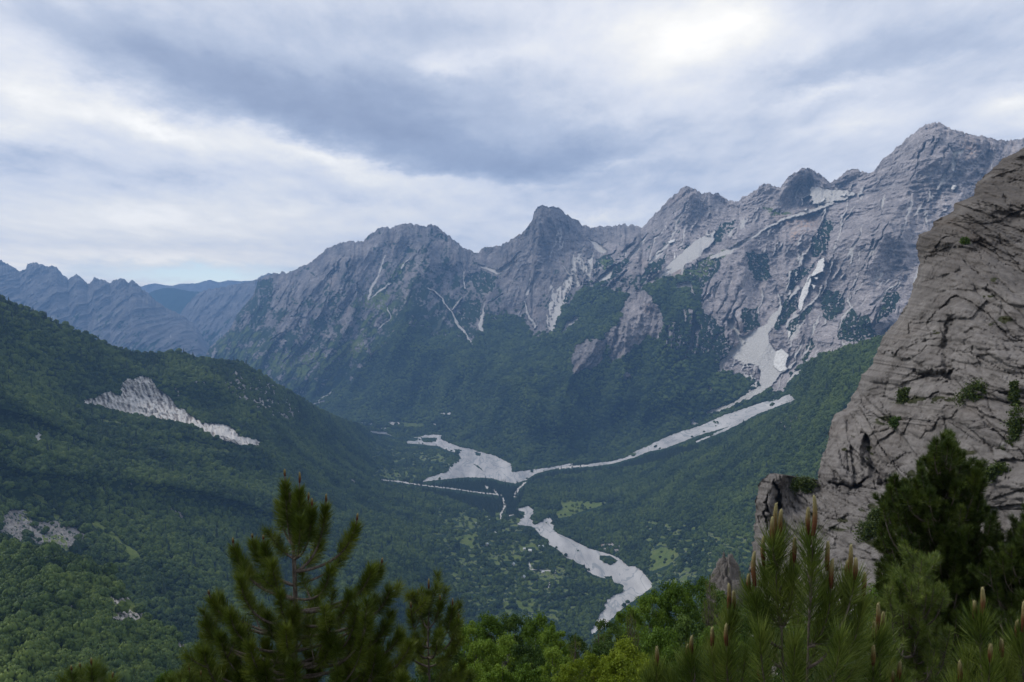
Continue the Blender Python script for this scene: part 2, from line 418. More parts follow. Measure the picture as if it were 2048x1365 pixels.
# ================================================================== FAR SHEET : the main mountain range
def make_far():
    nx, ny = 1280, 560
    px = np.linspace(404, 2150, nx); top = interp(SK_MASSIF, px)
    bot = interp(SEAM, px) + np.where(px < 766, 26, 22)
    bot = np.maximum(bot, top + 4)
    # crest ragged on the small scale
    s = (np.arange(ny) / (ny - 1.0))[:, None]
    PX = np.repeat(px[None], ny, 0)
    crest = (fbm(px / 8.0, 0.3, 0.1, 5, gain=0.6) * 8.5)[None] * (px > 516)
    PY = (top[None] + crest * (1 - s) ** 8) * (1 - s) + bot[None] * s
    ctrl = [(404, 720, 7600), (421, 693, 7700), (462, 656, 8000), (500, 600, 8300), (545, 548, 8500), (690, 483, 8000), (840, 450, 7500), (951, 505, 7350), (1090, 412, 6800), (1200, 455, 7300), (1280, 450, 7200),
            (1375, 372, 6000), (1463, 403, 5900), (1605, 337, 5300), (1660, 367, 5300), (1749, 341, 5000), (1866, 245, 4500), (2048, 278, 4300), (2200, 280, 4300),
            (500, 700, 7000), (560, 700, 6700), (600, 780, 6100), (700, 650, 6500), (840, 600, 6350), (950, 640, 6050), (1060, 600, 6100), (1170, 570, 5900), (1300, 520, 5600), (1400, 500, 5300), (1500, 450, 5300),
            (1250, 600, 5150), (1180, 740, 4750), (1300, 740, 4500), (1400, 620, 4750), (1500, 600, 4550), (1600, 550, 4400), (1700, 450, 4400), (1800, 450, 4050), (1850, 600, 3550), (1700, 650, 3650),
            (1530, 700, 3950), (1560, 750, 3700), (660, 820, 5700), (800, 840, 5350), (900, 780, 5300), (1000, 850, 4650), (1200, 850, 4400), (1600, 745, 3550), (1500, 785, 3700), (1700, 700, 3300)]
    ctrl += [(a, b_, d + 40) for a, b_, d in SEAM_D] + [(1268, 925, 3860), (1000, 940, 4260), (800, 885, 5020)]
    D = eval_coarse(tps(ctrl), PX, PY)
    xr, zr = ray(PX, PY)
    X = xr * D; Z = zr * D
    xs = X.astype(F32); zs = Z.astype(F32); ys = D.astype(F32)
    # ---------------- masks (in the traced outlines, ragged by noise)
    wx = PX + fbm(PX / 14, PY / 14, 1.0, 4) * 9; wy = PY + fbm(PX / 14, PY / 14, 7.0, 4) * 9
    wx2 = PX + fbm(PX / 9, PY / 9, 3.0, 3) * 3.0 + fbm(PX / 32, PY / 32, 13.0, 2) * 8; wy2 = PY + fbm(PX / 9, PY / 9, 9.0, 3) * 3.0
    c2 = lambda p: tr(500, 380, 2.73, p); c3 = lambda p: tr(1100, 300, 2.73, p)
    r2 = lambda p: tr(1100, 500, 4.875, p); r3 = lambda p: tr(1400, 500, 4.875, p); c4 = lambda p: tr(1500, 200, 2.73, p)
    FL = [(404, 740), (500, 765), (545, 800), (600, 815), (650, 800), (700, 765), (722, 735), (742, 710), (775, 684), (793, 655), (819, 651), (852, 651), (866, 669), (888, 669), (910, 665), (932, 679), (950, 684), (961, 658),
          (972, 636), (987, 640), (1013, 625), (1031, 629), (1053, 647), (1057, 673), (1082, 673), (1104, 658), (1115, 618), (1145, 596), (1159, 578), (1192, 571), (1250, 588), (1298, 571), (1320, 556),
          (1365, 548), (1398, 562), (1402, 590), (1385, 640), (1395, 690), (1430, 712), (1440, 736), (1470, 748), (1500, 752), (1560, 790), (1585, 745), (1610, 724), (1640, 722), (1680, 735), (2200, 800)]
    line = interp(FL, wx)
    forest = sstep(-3, 5, wy - line)
    speck = fbm(PX / 5, PY / 5, 2.0, 4); speck2 = fbm(PX / 22, PY / 22, 5.0, 5); diag = fbm((PX + 0.9 * PY) / 9, (PY - 0.55 * PX) / 40, 8.0, 4)
    vert = fbm(PX / 6, PY / 34, 11.0, 4)
    rocks = [r2([(770, 410), (900, 395), (960, 420), (1020, 500), (1080, 600), (1110, 720), (1060, 860), (1020, 900), (960, 830), (900, 900), (820, 960), (700, 1050), (580, 1110), (560, 1000), (540, 900),
                 (500, 1100), (420, 1150), (300, 1180), (200, 1220), (195, 1100), (240, 960), (330, 890), (420, 880), (520, 870), (530, 810), (640, 740), (700, 650), (680, 600), (740, 500)]),
             r2([(1310, 560), (1400, 590), (1500, 560), (1560, 700), (1500, 900), (1560, 1000), (1400, 1010), (1330, 900), (1200, 1000), (1100, 960), (1090, 800), (1180, 700), (1300, 720)]),
             r2([(700, 1200), (760, 1190), (800, 1240), (740, 1260)])]
    for p in rocks[:1] + rocks[2:]:
        k = inpoly(wx, wy, p); forest = np.where(k, 0.0, forest)
    k = inpoly(wx, wy, rocks[1]); forest = np.where(k, sstep(-0.15, 0.1, vert + speck * 0.4), forest)
    veg = [c2([(1160, 620), (1250, 590), (1260, 700), (1180, 760), (1130, 700)]), c2([(840, 640), (900, 600), (960, 500), (1000, 520), (940, 640), (860, 740), (740, 860), (760, 740)]),
           c2([(40, 500), (130, 480), (120, 600), (60, 740), (0, 760), (0, 640)]), c2([(640, 600), (800, 440), (850, 410), (830, 470), (700, 600)]),
           c2([(430, 590), (540, 540), (500, 600), (430, 640)]), c2([(380, 960), (520, 830), (540, 850), (400, 1000)]), c2([(1200, 460), (1280, 440), (1340, 480), (1330, 560), (1240, 560)]),
           c3([(250, 590), (330, 570), (360, 640), (300, 650), (250, 640)]), c3([(350, 640), (460, 560), (420, 630), (300, 740), (230, 750)]),
           c3([(520, 640), (640, 570), (600, 660), (500, 700)]), c3([(830, 590), (930, 570), (930, 640), (820, 700), (760, 740), (640, 720), (740, 660)]),
           c3([(870, 480), (930, 400), (1010, 380), (1000, 430), (900, 520)]), c3([(1070, 560), (1190, 560), (1200, 700), (1130, 720), (1080, 640)]),
           c3([(1040, 870), (1130, 860), (1140, 960), (1060, 1000)]), c3([(1500, 380), (1550, 400), (1530, 480), (1500, 560), (1430, 580), (1420, 500)]),
           r3([(800, 530), (900, 430), (960, 430), (960, 560), (850, 680), (760, 780), (690, 800), (740, 700), (790, 600)]),
           r3([(880, 220), (950, 180), (1060, 170), (1130, 120), (1080, 200), (980, 280), (900, 390), (850, 380), (870, 280)]),
           r3([(1200, 400), (1330, 390), (1400, 460), (1400, 560), (1300, 700), (1200, 640), (1180, 500)]),
           r3([(1350, 750), (1470, 570), (1560, 650), (1640, 640), (1700, 760), (1720, 850), (1500, 900), (1350, 880)]),
           r3([(1800, 420), (1900, 400), (1950, 450), (1900, 620), (1800, 650), (1700, 740), (1760, 560)]),
           r3([(860, 720), (1000, 600), (1110, 520), (1080, 600), (960, 720), (880, 850)]), r3([(1100, 860), (1120, 950), (1000, 1100), (1060, 920)]),
           r3([(0, 600), (100, 640), (200, 720), (260, 880), (300, 950), (180, 1150), (0, 1150)]), r3([(0, 100), (150, 130), (200, 90), (180, 200), (60, 320), (0, 400)]),
           r3([(440, 90), (640, 40), (660, 120), (560, 260), (470, 180)])]
    vegm = np.zeros(PX.shape)
    for p in veg:
        vegm = np.maximum(vegm, inpoly(wx, wy, p) * 1.0)
    forest = np.maximum(forest, vegm * sstep(-0.30, 0.0, speck + vert * 0.5))
    # mountain scrub: thinning upwards
    hgt = (line - PY)
    scrub = sstep(0.10, 0.5, diag * 0.45 + speck * 0.55 + speck2 * 0.7 - hgt / 420.0 + 0.12 - (PX > 1450) * 0.20 + 0.44 * sstep(1060, 900, PX) + (PX < 700) * 0.12 + (np.abs(PX - 1220) < 180) * 0.1)
    forest = np.maximum(forest, scrub * 0.75 * (hgt > 0))
    # scree, gravel
    scree = np.zeros(PX.shape)
    polys = [r3([(780, 530), (800, 545), (770, 620), (720, 740), (670, 830), (670, 890), (720, 970), (740, 1000), (800, 965), (860, 1030), (820, 1140), (850, 1160), (700, 1330), (620, 1365), (470, 1460), (430, 1462), (530, 1380), (590, 1230), (545, 1130),
                 (430, 1100), (330, 1060), (300, 1030), (430, 900), (370, 760), (290, 780), (270, 700), (330, 650), (340, 760), (420, 850), (540, 780), (640, 720), (720, 620), (770, 560)]),
             c3([(900, 440), (880, 520), (820, 580), (700, 660), (620, 690), (530, 730), (600, 670), (680, 600), (780, 510)]),
             c3([(330, 640), (370, 620), (320, 700), (220, 745), (270, 690)]), c3([(210, 480), (320, 550), (290, 570), (240, 540)]),
             r3([(900, 1210), (985, 1160), (990, 1200), (830, 1310), (900, 1250)]),
             c3([(1430, 200), (1540, 220), (1640, 220), (1620, 270), (1500, 290), (1430, 300)])]
    for p in polys:
        scree = np.maximum(scree, inpoly(wx2, wy2, p) * 1.0)
    edge = distline(wx, wy, [(1490, 730, 18), (1510, 765, 10), (1500, 790, 6)])
    scree = np.maximum(scree, sstep(0.0, 0.8, edge) * (speck > 0.05))
    apron = inpoly(wx, wy, c3([(130, 590), (240, 595), (255, 680), (200, 740), (120, 750), (70, 870), (0, 1000), (-20, 900), (40, 760), (100, 680)]))
    scree = np.maximum(scree, apron * sstep(-0.25, 0.1, speck * 0.6 + vert) * 0.9)
    def L(f, pts):
        return [(a, b_, w) for (a, b_), w in zip(f([(p[0], p[1]) for p in pts]), [p[2] for p in pts])]
    lines = [L(c2, x) for x in ([(735, 360, 1), (700, 470, 2.0), (640, 590, 2.4)], [(870, 370, 1), (825, 430, 1.8)], [(590, 510, 1), (602, 605, 1.8)], [(1155, 400, 1), (1175, 540, 2)],
             [(975, 535, 1), (1050, 590, 1.4), (1095, 670, 1.4), (1125, 720, 2.4), (1170, 770, 3.0), (1215, 845, 2.4)], [(1282, 610, 2), (1262, 690, 3.4), (1265, 770, 4)], [(1100, 650, 2), (1160, 590, 1)],
             [(1240, 410, 1), (1350, 452, 4), (1400, 425, 4), (1480, 340, 1.5)], [(1500, 610, 1), (1530, 700, 3), (1560, 750, 3)], [(1700, 410, 1), (1740, 455, 1.5)], [(1745, 470, 2), (1705, 600, 3), (1690, 640, 4), (1640, 760, 3.6)],
             [(1690, 790, 1.5), (1780, 700, 3)], [(340, 1172, 1), (440, 1108, 1.8)], [(1370, 570, 1), (1310, 620, 1.5)], [(750, 640, 1), (760, 700, 1.5), (700, 760, 1)], [(1520, 480, 1.5), (1515, 570, 2.2)], [(180, 940, 2), (230, 890, 1)], [(120, 820, 1.5), (180, 780, 1)],
             [(660, 860, 2), (655, 930, 1.4)], [(760, 512, 2.2), (700, 560, 1.5), (640, 600, 1)])]
    lines += [L(c3, x) for x in ([(470, 480, 1), (400, 560, 3)], [(540, 460, 1), (480, 540, 4), (430, 595, 2)], [(615, 560, 1.5), (540, 612, 2)], [(700, 490, 1), (640, 520, 2.6), (560, 590, 1.5)],
             [(228, 850, 2.2), (260, 775, 1.6), (305, 740, 1.4)], [(65, 1000, 3.4), (100, 960, 5), (160, 915, 1.5)], [(565, 1190, 1.2), (610, 1120, 2.4), (650, 1060, 2.4), (640, 960, 1.5)],
             [(640, 1212, 1.2), (720, 1140, 3), (775, 1070, 4.4), (795, 950, 5.4), (800, 880, 2)], [(920, 1200, 3), (960, 1150, 3.4), (1050, 1040, 4)], [(1600, 260, 1.5), (1655, 240, 3)],
             [(540, 720, 2.5), (640, 650, 1.2)], [(350, 720, 1.4), (420, 660, 1)], [(700, 745, 6), (760, 735, 5), (790, 790, 3)], [(975, 930, 2), (1010, 980, 4), (1040, 1040, 5)],
             [(1040, 1035, 2), (1010, 900, 1.5), (1060, 800, 1)], [(820, 840, 1.5), (880, 700, 1)], [(1100, 480, 1.5), (1260, 385, 2.4), (1450, 330, 3.2), (1540, 290, 3)], [(880, 590, 3), (980, 555, 4), (1100, 480, 2)]) ]
    lines += [L(r3, x) for x in ([(1440, 480, 2.2), (1470, 560, 2), (1380, 680, 1.5), (1340, 800, 1)], [(1660, 540, 1.5), (1700, 520, 2), (1900, 340, 1.0)], [(1670, 740, 2.4), (1760, 560, 1.4)], [(1540, 690, 2), (1570, 620, 1)],
             [(850, 760, 2), (870, 690, 2.2), (1110, 500, 1.4), (1190, 350, 1.5)], [(840, 400, 1), (890, 210, 2)], [(780, 560, 1.5), (790, 430, 1)], [(1680, 310, 2), (1780, 240, 3)], [(1090, 820, 2.4), (1140, 700, 1)],
             [(960, 380, 4), (880, 480, 1.5)], [(860, 1150, 3), (920, 1090, 1)], [(920, 1080, 1.5), (1000, 880, 1)], [(1000, 1060, 1.5), (1080, 880, 1)])]
    lines += [[(1416, 827, 2.0), (1440, 818, 2.4), (1475, 803, 2.0), (1500, 788, 3.4), (1540, 765, 4.5)], [(1404, 852, 3), (1384, 846, 2), (1388, 838, 1.4)], [(1590, 752, 2), (1575, 765, 1)], [(774, 846, 2.4), (782, 847, 3.2), (798, 847, 2.0)], [(866, 849, 1.6), (872, 849, 1.6)],
              [(880, 828, 1.2), (897, 828, 2.0)], [(700, 845, 1), (745, 847, 1.2)], [(722, 860, 1), (770, 857, 1.4)], [(1420, 775, 2), (1424, 780, 1)]]
    ll = np.full(PX.shape, -9.0)
    for l in lines:
        ll = np.maximum(ll, distline(wx2, wy2, l, 1.35 if l[0][0] > 1100 else 1.1))
    scree = np.maximum(scree, sstep(-0.1, 0.45, ll + speck * 0.5))
    snow = np.zeros(PX.shape)
    for p in [r3([(735, 1000), (800, 962), (862, 1030), (820, 1140), (845, 1165), (800, 1190), (745, 1150), (718, 1050)]),
              r3([(1228, 75), (1224, 130), (1180, 215), (1105, 265), (1055, 400), (1005, 540), (965, 620), (955, 560), (1000, 390), (1050, 290), (1105, 230), (1150, 110)]),
              r3([(1085, 340), (1135, 350), (1105, 385)]), r3([(1120, 270), (1160, 260), (1150, 300)]), r3([(860, 790), (890, 800), (850, 880)]),
              c4([(1085, 245), (1120, 280), (1170, 268), (1170, 290), (1135, 300), (1110, 390), (1096, 385), (1118, 300)]), c4([(1092, 465), (1122, 470), (1110, 490), (1090, 484)]),
              c4([(370, 560), (412, 530), (410, 545), (385, 560)]), c4([(285, 605), (312, 598), (312, 606)]),
              c3([(1470, 275), (1505, 258), (1500, 272), (1475, 287)]), c3([(665, 350), (690, 330), (685, 345)]), c3([(640, 500), (685, 485), (680, 505), (655, 512)]),
              c3([(600, 685), (640, 655), (672, 648), (640, 672)]), c3([(845, 470), (870, 450), (860, 472)]), c3([(680, 560), (690, 570), (680, 595)]),
              c3([(1545, 210), (1570, 212), (1565, 222)]), c3([(1580, 250), (1615, 235), (1600, 255)]), c3([(1385, 325), (1410, 322), (1405, 332)]),
              c3([(420, 545), (465, 500), (460, 512)]), c3([(500, 500), (520, 480), (524, 495)]), c2([(755, 518), (778, 505), (765, 522)]), r2([(1205, 60), (1225, 55), (1235, 85), (1222, 95)]),
              r2([(1070, 235), (1140, 195), (1205, 180), (1140, 210)]), r2([(265, 95), (295, 110), (275, 135)]), r2([(620, 108), (680, 82), (660, 98)])]:
        snow = np.maximum(snow, inpoly(wx2, wy2, p) * 1.0)
    snow = np.maximum(snow, (sstep(0.30, 0.45, speck) * inpoly(wx, wy, c3([(1530, 190), (1660, 215), (1640, 280), (1500, 290)]))))
    grass = np.zeros(PX.shape)
    for p in [c2([(530, 830), (600, 800), (640, 870), (560, 930), (450, 1000), (370, 1000), (420, 940)]), c2([(560, 580), (760, 560), (740, 660), (600, 640)]), c2([(100, 900), (300, 880), (420, 900), (300, 1000), (120, 980)]),
              c3([(560, 730), (700, 680), (800, 640), (820, 600), (900, 590), (860, 680), (780, 730), (640, 740)]), c3([(860, 590), (1010, 520), (1080, 480), (1020, 530), (930, 590), (850, 610)]),
              c3([(0, 990), (60, 1000), (30, 1030), (-40, 1060), (-60, 1020)]), c2([(1330, 900), (1370, 885), (1400, 905), (1340, 912)]), c2([(1460, 1060), (1560, 1000), (1600, 1005), (1540, 1050)]),
              c3([(270, 600), (330, 600), (300, 650)]), c3([(1150, 300), (1330, 350), (1200, 360)]), c2([(780, 440), (860, 380), (850, 430), (770, 500)])]:
        grass = np.maximum(grass, inpoly(wx, wy, p) * sstep(-0.25, 0.15, speck))
    grass = np.maximum(grass, sstep(900, 760, PX) * sstep(0.0, 0.4, diag + speck2 * 0.7 + 0.22 - np.abs(hgt - 60) / 190.0) * 0.7)
    for p in [tr(700, 800, 2.73, [(285, 122), (415, 130), (400, 150), (300, 147)])]:
        k = inpoly(wx2, wy2, p); grass = np.where(k, 1.0, grass); forest = np.where(k, 0.2, forest)
    gul = ridged((PX + 0.45 * PY) / 26 + 0.45 * fbm(PX / 30, PY / 30, 2.0, 3), (PY - 0.4 * PX) / 150, 6.0, 3)
    scree = np.maximum(scree, sstep(0.66, 0.82, gul + speck * 0.2) * (0.35 + 0.3 * (PX > 1100)) * (hgt > -6) * sstep(0, 0.12, s) * (forest < 0.8))
    grass = np.maximum(grass, forest * sstep(0.28, 0.5, fbm(PX / 60, PY / 14, 21.0, 4) + speck * 0.35) * 0.55)
    # ---------------- relief, metres towards the viewer
    a = xs + fbm(xs / 500, zs / 500, ys / 900, 2) * 60; bb = zs + fbm(xs / 500, zs / 500, 4.0, 2) * 60
    sh = np.where(PX > 1250, 0.30, 0.20) * sstep(300, 1400, PX) + 0.05 + 0.35 * noise3(PX / 160.0, PY / 160.0, 5.5)
    u = a - sh * bb
    big = ridged(u / 620, bb / 1500, ys / 2500, 3)
    med = ridged(u / 210, bb / 760 + 3, ys / 1500, 4)
    sml = ridged(u / 75 + 9, bb / 240, ys / 600, 4)
    rib = ridged(u / 30 + 4, bb / 110, ys / 300, 3)
    fine = fbm(xs / 26, zs / 26, ys / 60, 4)
    rk = 1 - np.maximum(forest, scree)
    edge0 = sstep(0, 0.10, s) * sstep(0, 0.12, 1 - s)
    kq = 0.55 + 0.35 * sstep(1000, 1200, PX) 
    huge = ridged(u / 1150 + 2, bb / 2600, ys / 4000, 2)
    rel = ((big - 0.35) * 400 * edge0 + (huge - 0.35) * 420 * edge0 * sstep(0, 0.5, 1 - s) + (med - 0.35) * (110 + 90 * rk) * kq * sstep(0, 0.04, s) * sstep(0, 0.1, 1 - s) + (sml - 0.3) * (12 + 36 * rk) * kq * sstep(0, 0.02, s) + (rib - 0.3) * (3 + 15 * rk) * kq + fine * (5 + 36 * rk) * kq)
    # tilted strata
    st = (zs * 0.97 + xs * 0.10 + fbm(xs / 300, zs / 300, 2.2, 3) * 150) / 46.0 + 0.25 * noise3(xs / 60, zs / 60, 3.3)
    strat = np.abs((st - np.floor(st)) * 2 - 1)
    rel += rk * strat * 11 * sstep(0, 0.02, s) * sstep(-200, 500, zs) * sstep(-0.3, 0.3, fbm(xs / 400, zs / 250, 41.0, 3))
    flat = sstep(-790, -690, zs)       # valley floor stays level
    rel *= (0.06 + 0.94 * flat) * (1 - 0.85 * sstep(0.80, 0.97, s) * (PX > 1200))
    for l in lines[:60]:
        pass
    rel -= np.clip(ll, -0.6, 1) * 10 + 6
    canopy = fbm(xs / 11, zs / 11, ys / 18, 3)
    rel += forest * (canopy * 7 + 5)
    rel *= (1 - scree * 0.55) * (1 - 0.7 * snow)
    D2 = D - rel
    xr, zr = ray(PX, PY)
    P = np.stack([xr * D2, D2, zr * D2], -1)
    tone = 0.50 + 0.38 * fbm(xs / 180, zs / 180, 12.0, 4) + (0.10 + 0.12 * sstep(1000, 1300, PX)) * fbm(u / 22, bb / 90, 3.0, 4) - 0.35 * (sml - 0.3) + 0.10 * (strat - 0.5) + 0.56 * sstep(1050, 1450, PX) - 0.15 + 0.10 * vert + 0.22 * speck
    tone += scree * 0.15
    warm = sstep(0.22, 0.6, fbm(xs / 140, zs / 300, 31.0, 4)) * 0.35
    for cx, cy, r in ((1610, 445, 20), (1350, 740, 10), (1400, 690, 8), (1590, 470, 14), (1155, 745, 14), (1300, 620, 10), (1940, 300, 16)):
        warm = np.maximum(warm, np.exp(-((PX - cx) ** 2 + (PY - cy) ** 2) / r ** 2) * sstep(-0.1, 0.2, speck))
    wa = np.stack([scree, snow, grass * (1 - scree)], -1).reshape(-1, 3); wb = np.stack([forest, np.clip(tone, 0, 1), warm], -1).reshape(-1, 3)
    # ---------------- the far side of the crest, falling away
    K = 8
    back = []
    y0 = P[0, :, 1]
    for k in range(K, 0, -1):
        yy = y0 + 190 * k
        back.append(np.stack([P[0, :, 0] * yy / y0, yy, P[0, :, 2] - 150 * k * (1 + 0.02 * k)], -1))
    PB = np.concatenate([np.array(back), P], 0)
    pad = np.zeros((K * nx, 3)); pb = pad.copy(); pb[:, 1] = 0.5
    attrs = {'wa': np.concatenate([pad, wa]), 'wb': np.concatenate([pb, wb])}
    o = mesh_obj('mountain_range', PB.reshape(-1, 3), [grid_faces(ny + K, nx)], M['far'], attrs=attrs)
    tag(o, 'grey limestone mountain range with snow gullies, scree cone and forested lower slopes across the valley', 'mountain range', kind='structure')
    sd_ = scree > 0.4
    for k in range(1, 6):
        q_ = np.zeros_like(sd_); q_[k:] = sd_[:-k]; forest = np.where(q_ & (PX > 1380), 0.0, forest)
    keep = (forest > 0.6) & (scree < 0.3) & (grass < 0.75) & (s < 0.985) & (hgt < 8)
    return P, keep

def sample_trees(P, keep, spacing, dmax=1e9, seed=1, dens=None):
    r = np.random.default_rng(seed)
    A = P[:-1, :-1]; B = P[:-1, 1:]; C = P[1:, :-1]; Dq = P[1:, 1:]
    n = np.cross(B - A, C - A); area = np.linalg.norm(n, axis=-1)
    # plan area matters more than steep face area
    area = np.minimum(area, np.abs(n[..., 2]) * 2.2 + area * 0.25)
    e = area * keep[:-1, :-1] / spacing ** 2
    if dens is not None: e = e * dens[:-1, :-1]
    e = np.where(A[..., 1] > dmax, 0, e)
    cnt = r.poisson(np.minimum(e, 20))
    idx = np.repeat(np.arange(cnt.size), cnt.ravel())
    iy, ix = np.unravel_index(idx, cnt.shape)
    u = r.random(len(idx))[:, None]; v = r.random(len(idx))[:, None]
    return (A[iy, ix] * (1 - u) + B[iy, ix] * u) * (1 - v) + (C[iy, ix] * (1 - u) + Dq[iy, ix] * u) * v

FARP, FARK = make_far()
print('far', time.time() - T0)

# ================================================================== NEAR SHEET : left hill, valley floor, right spur
C5 = lambda p: tr(0, 865, 2.73, p); C6 = lambda p: tr(700, 800, 2.73, p); C1 = lambda p: tr(0, 400, 2.73, p)
RIVER = [C6([(905, 598), (950, 585), (975, 578), (1010, 612), (985, 632), (975, 650), (1000, 660), (1000, 682), (1025, 680), (1055, 655), (1090, 642), (1105, 655), (1098, 672), (1120, 690), (1105, 712), (1160, 740), (1230, 775),
             (1290, 805), (1350, 825), (1420, 845), (1470, 865), (1490, 885), (1520, 910), (1560, 905), (1600, 945), (1640, 990), (1648, 1022), (1590, 1065), (1500, 1130), (1440, 1180), (1390, 1240), (1300, 1290), (1340, 1222), (1345, 1190), (1390, 1135), (1395, 1095),
             (1430, 1075), (1490, 1045), (1492, 1010), (1440, 995), (1400, 980), (1330, 955), (1290, 930), (1280, 905), (1220, 880), (1180, 860), (1140, 820), (1085, 790), (1080, 760), (1040, 740), (1010, 700),
             (990, 690), (910, 680), (935, 665), (930, 645), (960, 625), (950, 612)]),
         C6([(165, 176), (210, 184), (280, 182), (350, 188), (420, 190), (495, 192), (500, 215), (540, 235), (600, 258), (660, 266), (720, 286), (780, 300), (830, 325), (880, 348), (885, 395), (960, 385), (1080, 370), (1180, 352), (1225, 346), (1180, 365), (1080, 384),
             (1010, 405), (960, 438), (900, 455), (830, 445), (780, 430), (730, 424), (640, 422), (560, 428), (450, 440), (385, 450), (430, 422), (500, 402), (550, 392), (565, 350), (600, 322), (660, 343), (720, 385), (740, 398), (700, 360), (610, 325),
             (590, 292), (540, 278), (480, 252), (400, 244), (310, 236), (305, 226), (360, 226), (380, 208), (350, 206), (290, 202), (240, 200)])]
ISLANDS = [C6([(385, 206), (475, 206), (470, 228), (400, 232)]), C6([(565, 268), (600, 270), (600, 292), (572, 288)]), C6([(1360, 850), (1420, 850), (1465, 880), (1420, 905), (1365, 875)]), C6([(680, 285), (715, 290), (712, 308), (690, 306)]),
           C6([(1240, 818), (1252, 820), (1250, 828), (1240, 826)]), C6([(1030, 705), (1042, 708), (1036, 722)]), C6([(1390, 965), (1430, 962), (1440, 1000), (1400, 990)]), C6([(1060, 665), (1080, 668), (1075, 680)])]
def make_near():
    nx, ny = 1440, 720
    px = np.linspace(-460, 1960, nx); top = interp(SEAM, px); top = np.where(px < 0, 596 + px * 0.4, top)
    s = (np.arange(ny) / (ny - 1.0))[:, None]
    PX = np.repeat(px[None], ny, 0)
    s2 = s * (0.72 + 0.28 * s)
    PY = top[None] * (1 - s2) + 1560.0 * s2
    ctrl = [(-460, 412, 1700), (-460, 800, 1250), (-460, 1100, 850), (-460, 1500, 600), (-90, 560, 2000), (0, 596, 2150), (100, 640, 2250), (200, 684, 2400), (330, 705, 2650), (420, 719, 2800), (500, 737, 3000), (600, 797, 3350), (700, 846, 4200),
            (0, 700, 1950), (0, 850, 1650), (0, 1000, 1300), (0, 1100, 1120), (0, 1300, 900), (200, 850, 2050), (200, 1000, 1550), (200, 1200, 1130), (200, 1400, 900), (400, 800, 2550), (400, 900, 2200), (400, 1000, 1850), (400, 1150, 1430), (400, 1300, 1150),
            (600, 900, 2850), (600, 1000, 2350), (600, 1150, 1800), (600, 1300, 1450), (700, 950, 3150), (750, 1050, 2550), (800, 1150, 2100), (800, 1300, 1680),
            (780, 950, 3750), (900, 920, FLOOR(900, 920, -850)), (900, 1000, 3300), (800, 1000, 3100), (950, 1050, FLOOR(950, 1050, -822)), (1000, 1150, FLOOR(1000, 1150, -812)), (900, 1150, 2320), (1000, 1250, 2000), (1000, 1400, 1600),
            (1070, 1040, FLOOR(1070, 1040, -838)), (1150, 1100, FLOOR(1150, 1100, -830)), (1250, 1165, FLOOR(1250, 1165, -825)), (1200, 1245, FLOOR(1200, 1245, -822)), (1200, 1390, 1680), (1100, 1000, FLOOR(1100, 1000, -842)), (1150, 955, 3780), (1300, 950, 3480),
            (1640, 950, 1900), (1700, 850, 1950), (1700, 750, 2250), (1590, 850, 2550), (1500, 900, 2850), (1400, 950, 2980), (1400, 1050, 2430), (1500, 1000, 2330), (1600, 1050, 1800), (1500, 1100, 1950), (1400, 1150, 2030), (1330, 1130, 2330),
            (1600, 757, 2950), (1650, 710, 2750), (1767, 675, 2450), (1900, 650, 2200), (1900, 1000, 1500), (1900, 1300, 1100), (1500, 1300, 1500), (940, 960, 3850)] + SEAM_D
    D = eval_coarse(tps(ctrl), PX, PY)
    xr, zr = ray(PX, PY); xs = (xr * D).astype(F32); zs = (zr * D).astype(F32); ys = D.astype(F32)
    wx = PX + fbm(PX / 16, PY / 16, 1.0, 4) * 8; wy = PY + fbm(PX / 16, PY / 16, 7.0, 4) * 8
    wx2 = PX + fbm(PX / 6, PY / 6, 3.0, 4) * 3.4; wy2 = PY + fbm(PX / 6, PY / 5, 9.0, 4) * 1.5
    speck = fbm(PX / 6, PY / 6, 2.0, 4); speck2 = fbm(PX / 24, PY / 20, 5.0, 5); vert = fbm((PX - 0.35 * PY + 5 * fbm(PX / 30, PY / 18, 3.0, 3)) / 6.0, (PY + PX * 0.2) / 20, 11.0, 5, gain=0.6)
    river = np.zeros(PX.shape, bool)
    for p in RIVER: river |= inpoly(wx2, wy2, p)
    band = inpoly(wx2, wy2, [(1255, 910), (1268, 904), (1304, 888), (1340, 871), (1400, 852), (1450, 830), (1510, 810), (1580, 789), (1590, 800), (1520, 826), (1470, 850), (1400, 870), (1330, 897), (1290, 905)])
    streak = fbm((PX - 1270) / 60 + (PY - 905) / 26, ((PY - 905) + 0.37 * (PX - 1270)) / 3.2, 4.0, 3)
    river |= band & ((streak > -0.42) | (PY < 912 - 0.385 * (PX - 1262)))
    river |= distline(wx2, wy2, [(1390, 885, 1.2), (1450, 860, 2.0), (1500, 835, 1.5)]) > 0
    river |= inpoly(wx2, wy2, C6([(560, 350), (600, 330), (720, 390), (720, 412), (500, 420), (520, 400)])) & (speck > -0.05)
    for l in ([(1180, 931, 3.2), (1225, 925, 2.4), (1268, 912, 3.2), (1300, 898, 4)], [(740, 864, 1.6), (790, 868, 2.4), (830, 872, 2.8), (880, 873, 3)]):
        river |= distline(wx2, wy2, l) > 0
    for p in ISLANDS: river &= ~inpoly(wx2, wy2, p)
    gl = np.full(PX.shape, -9.0)
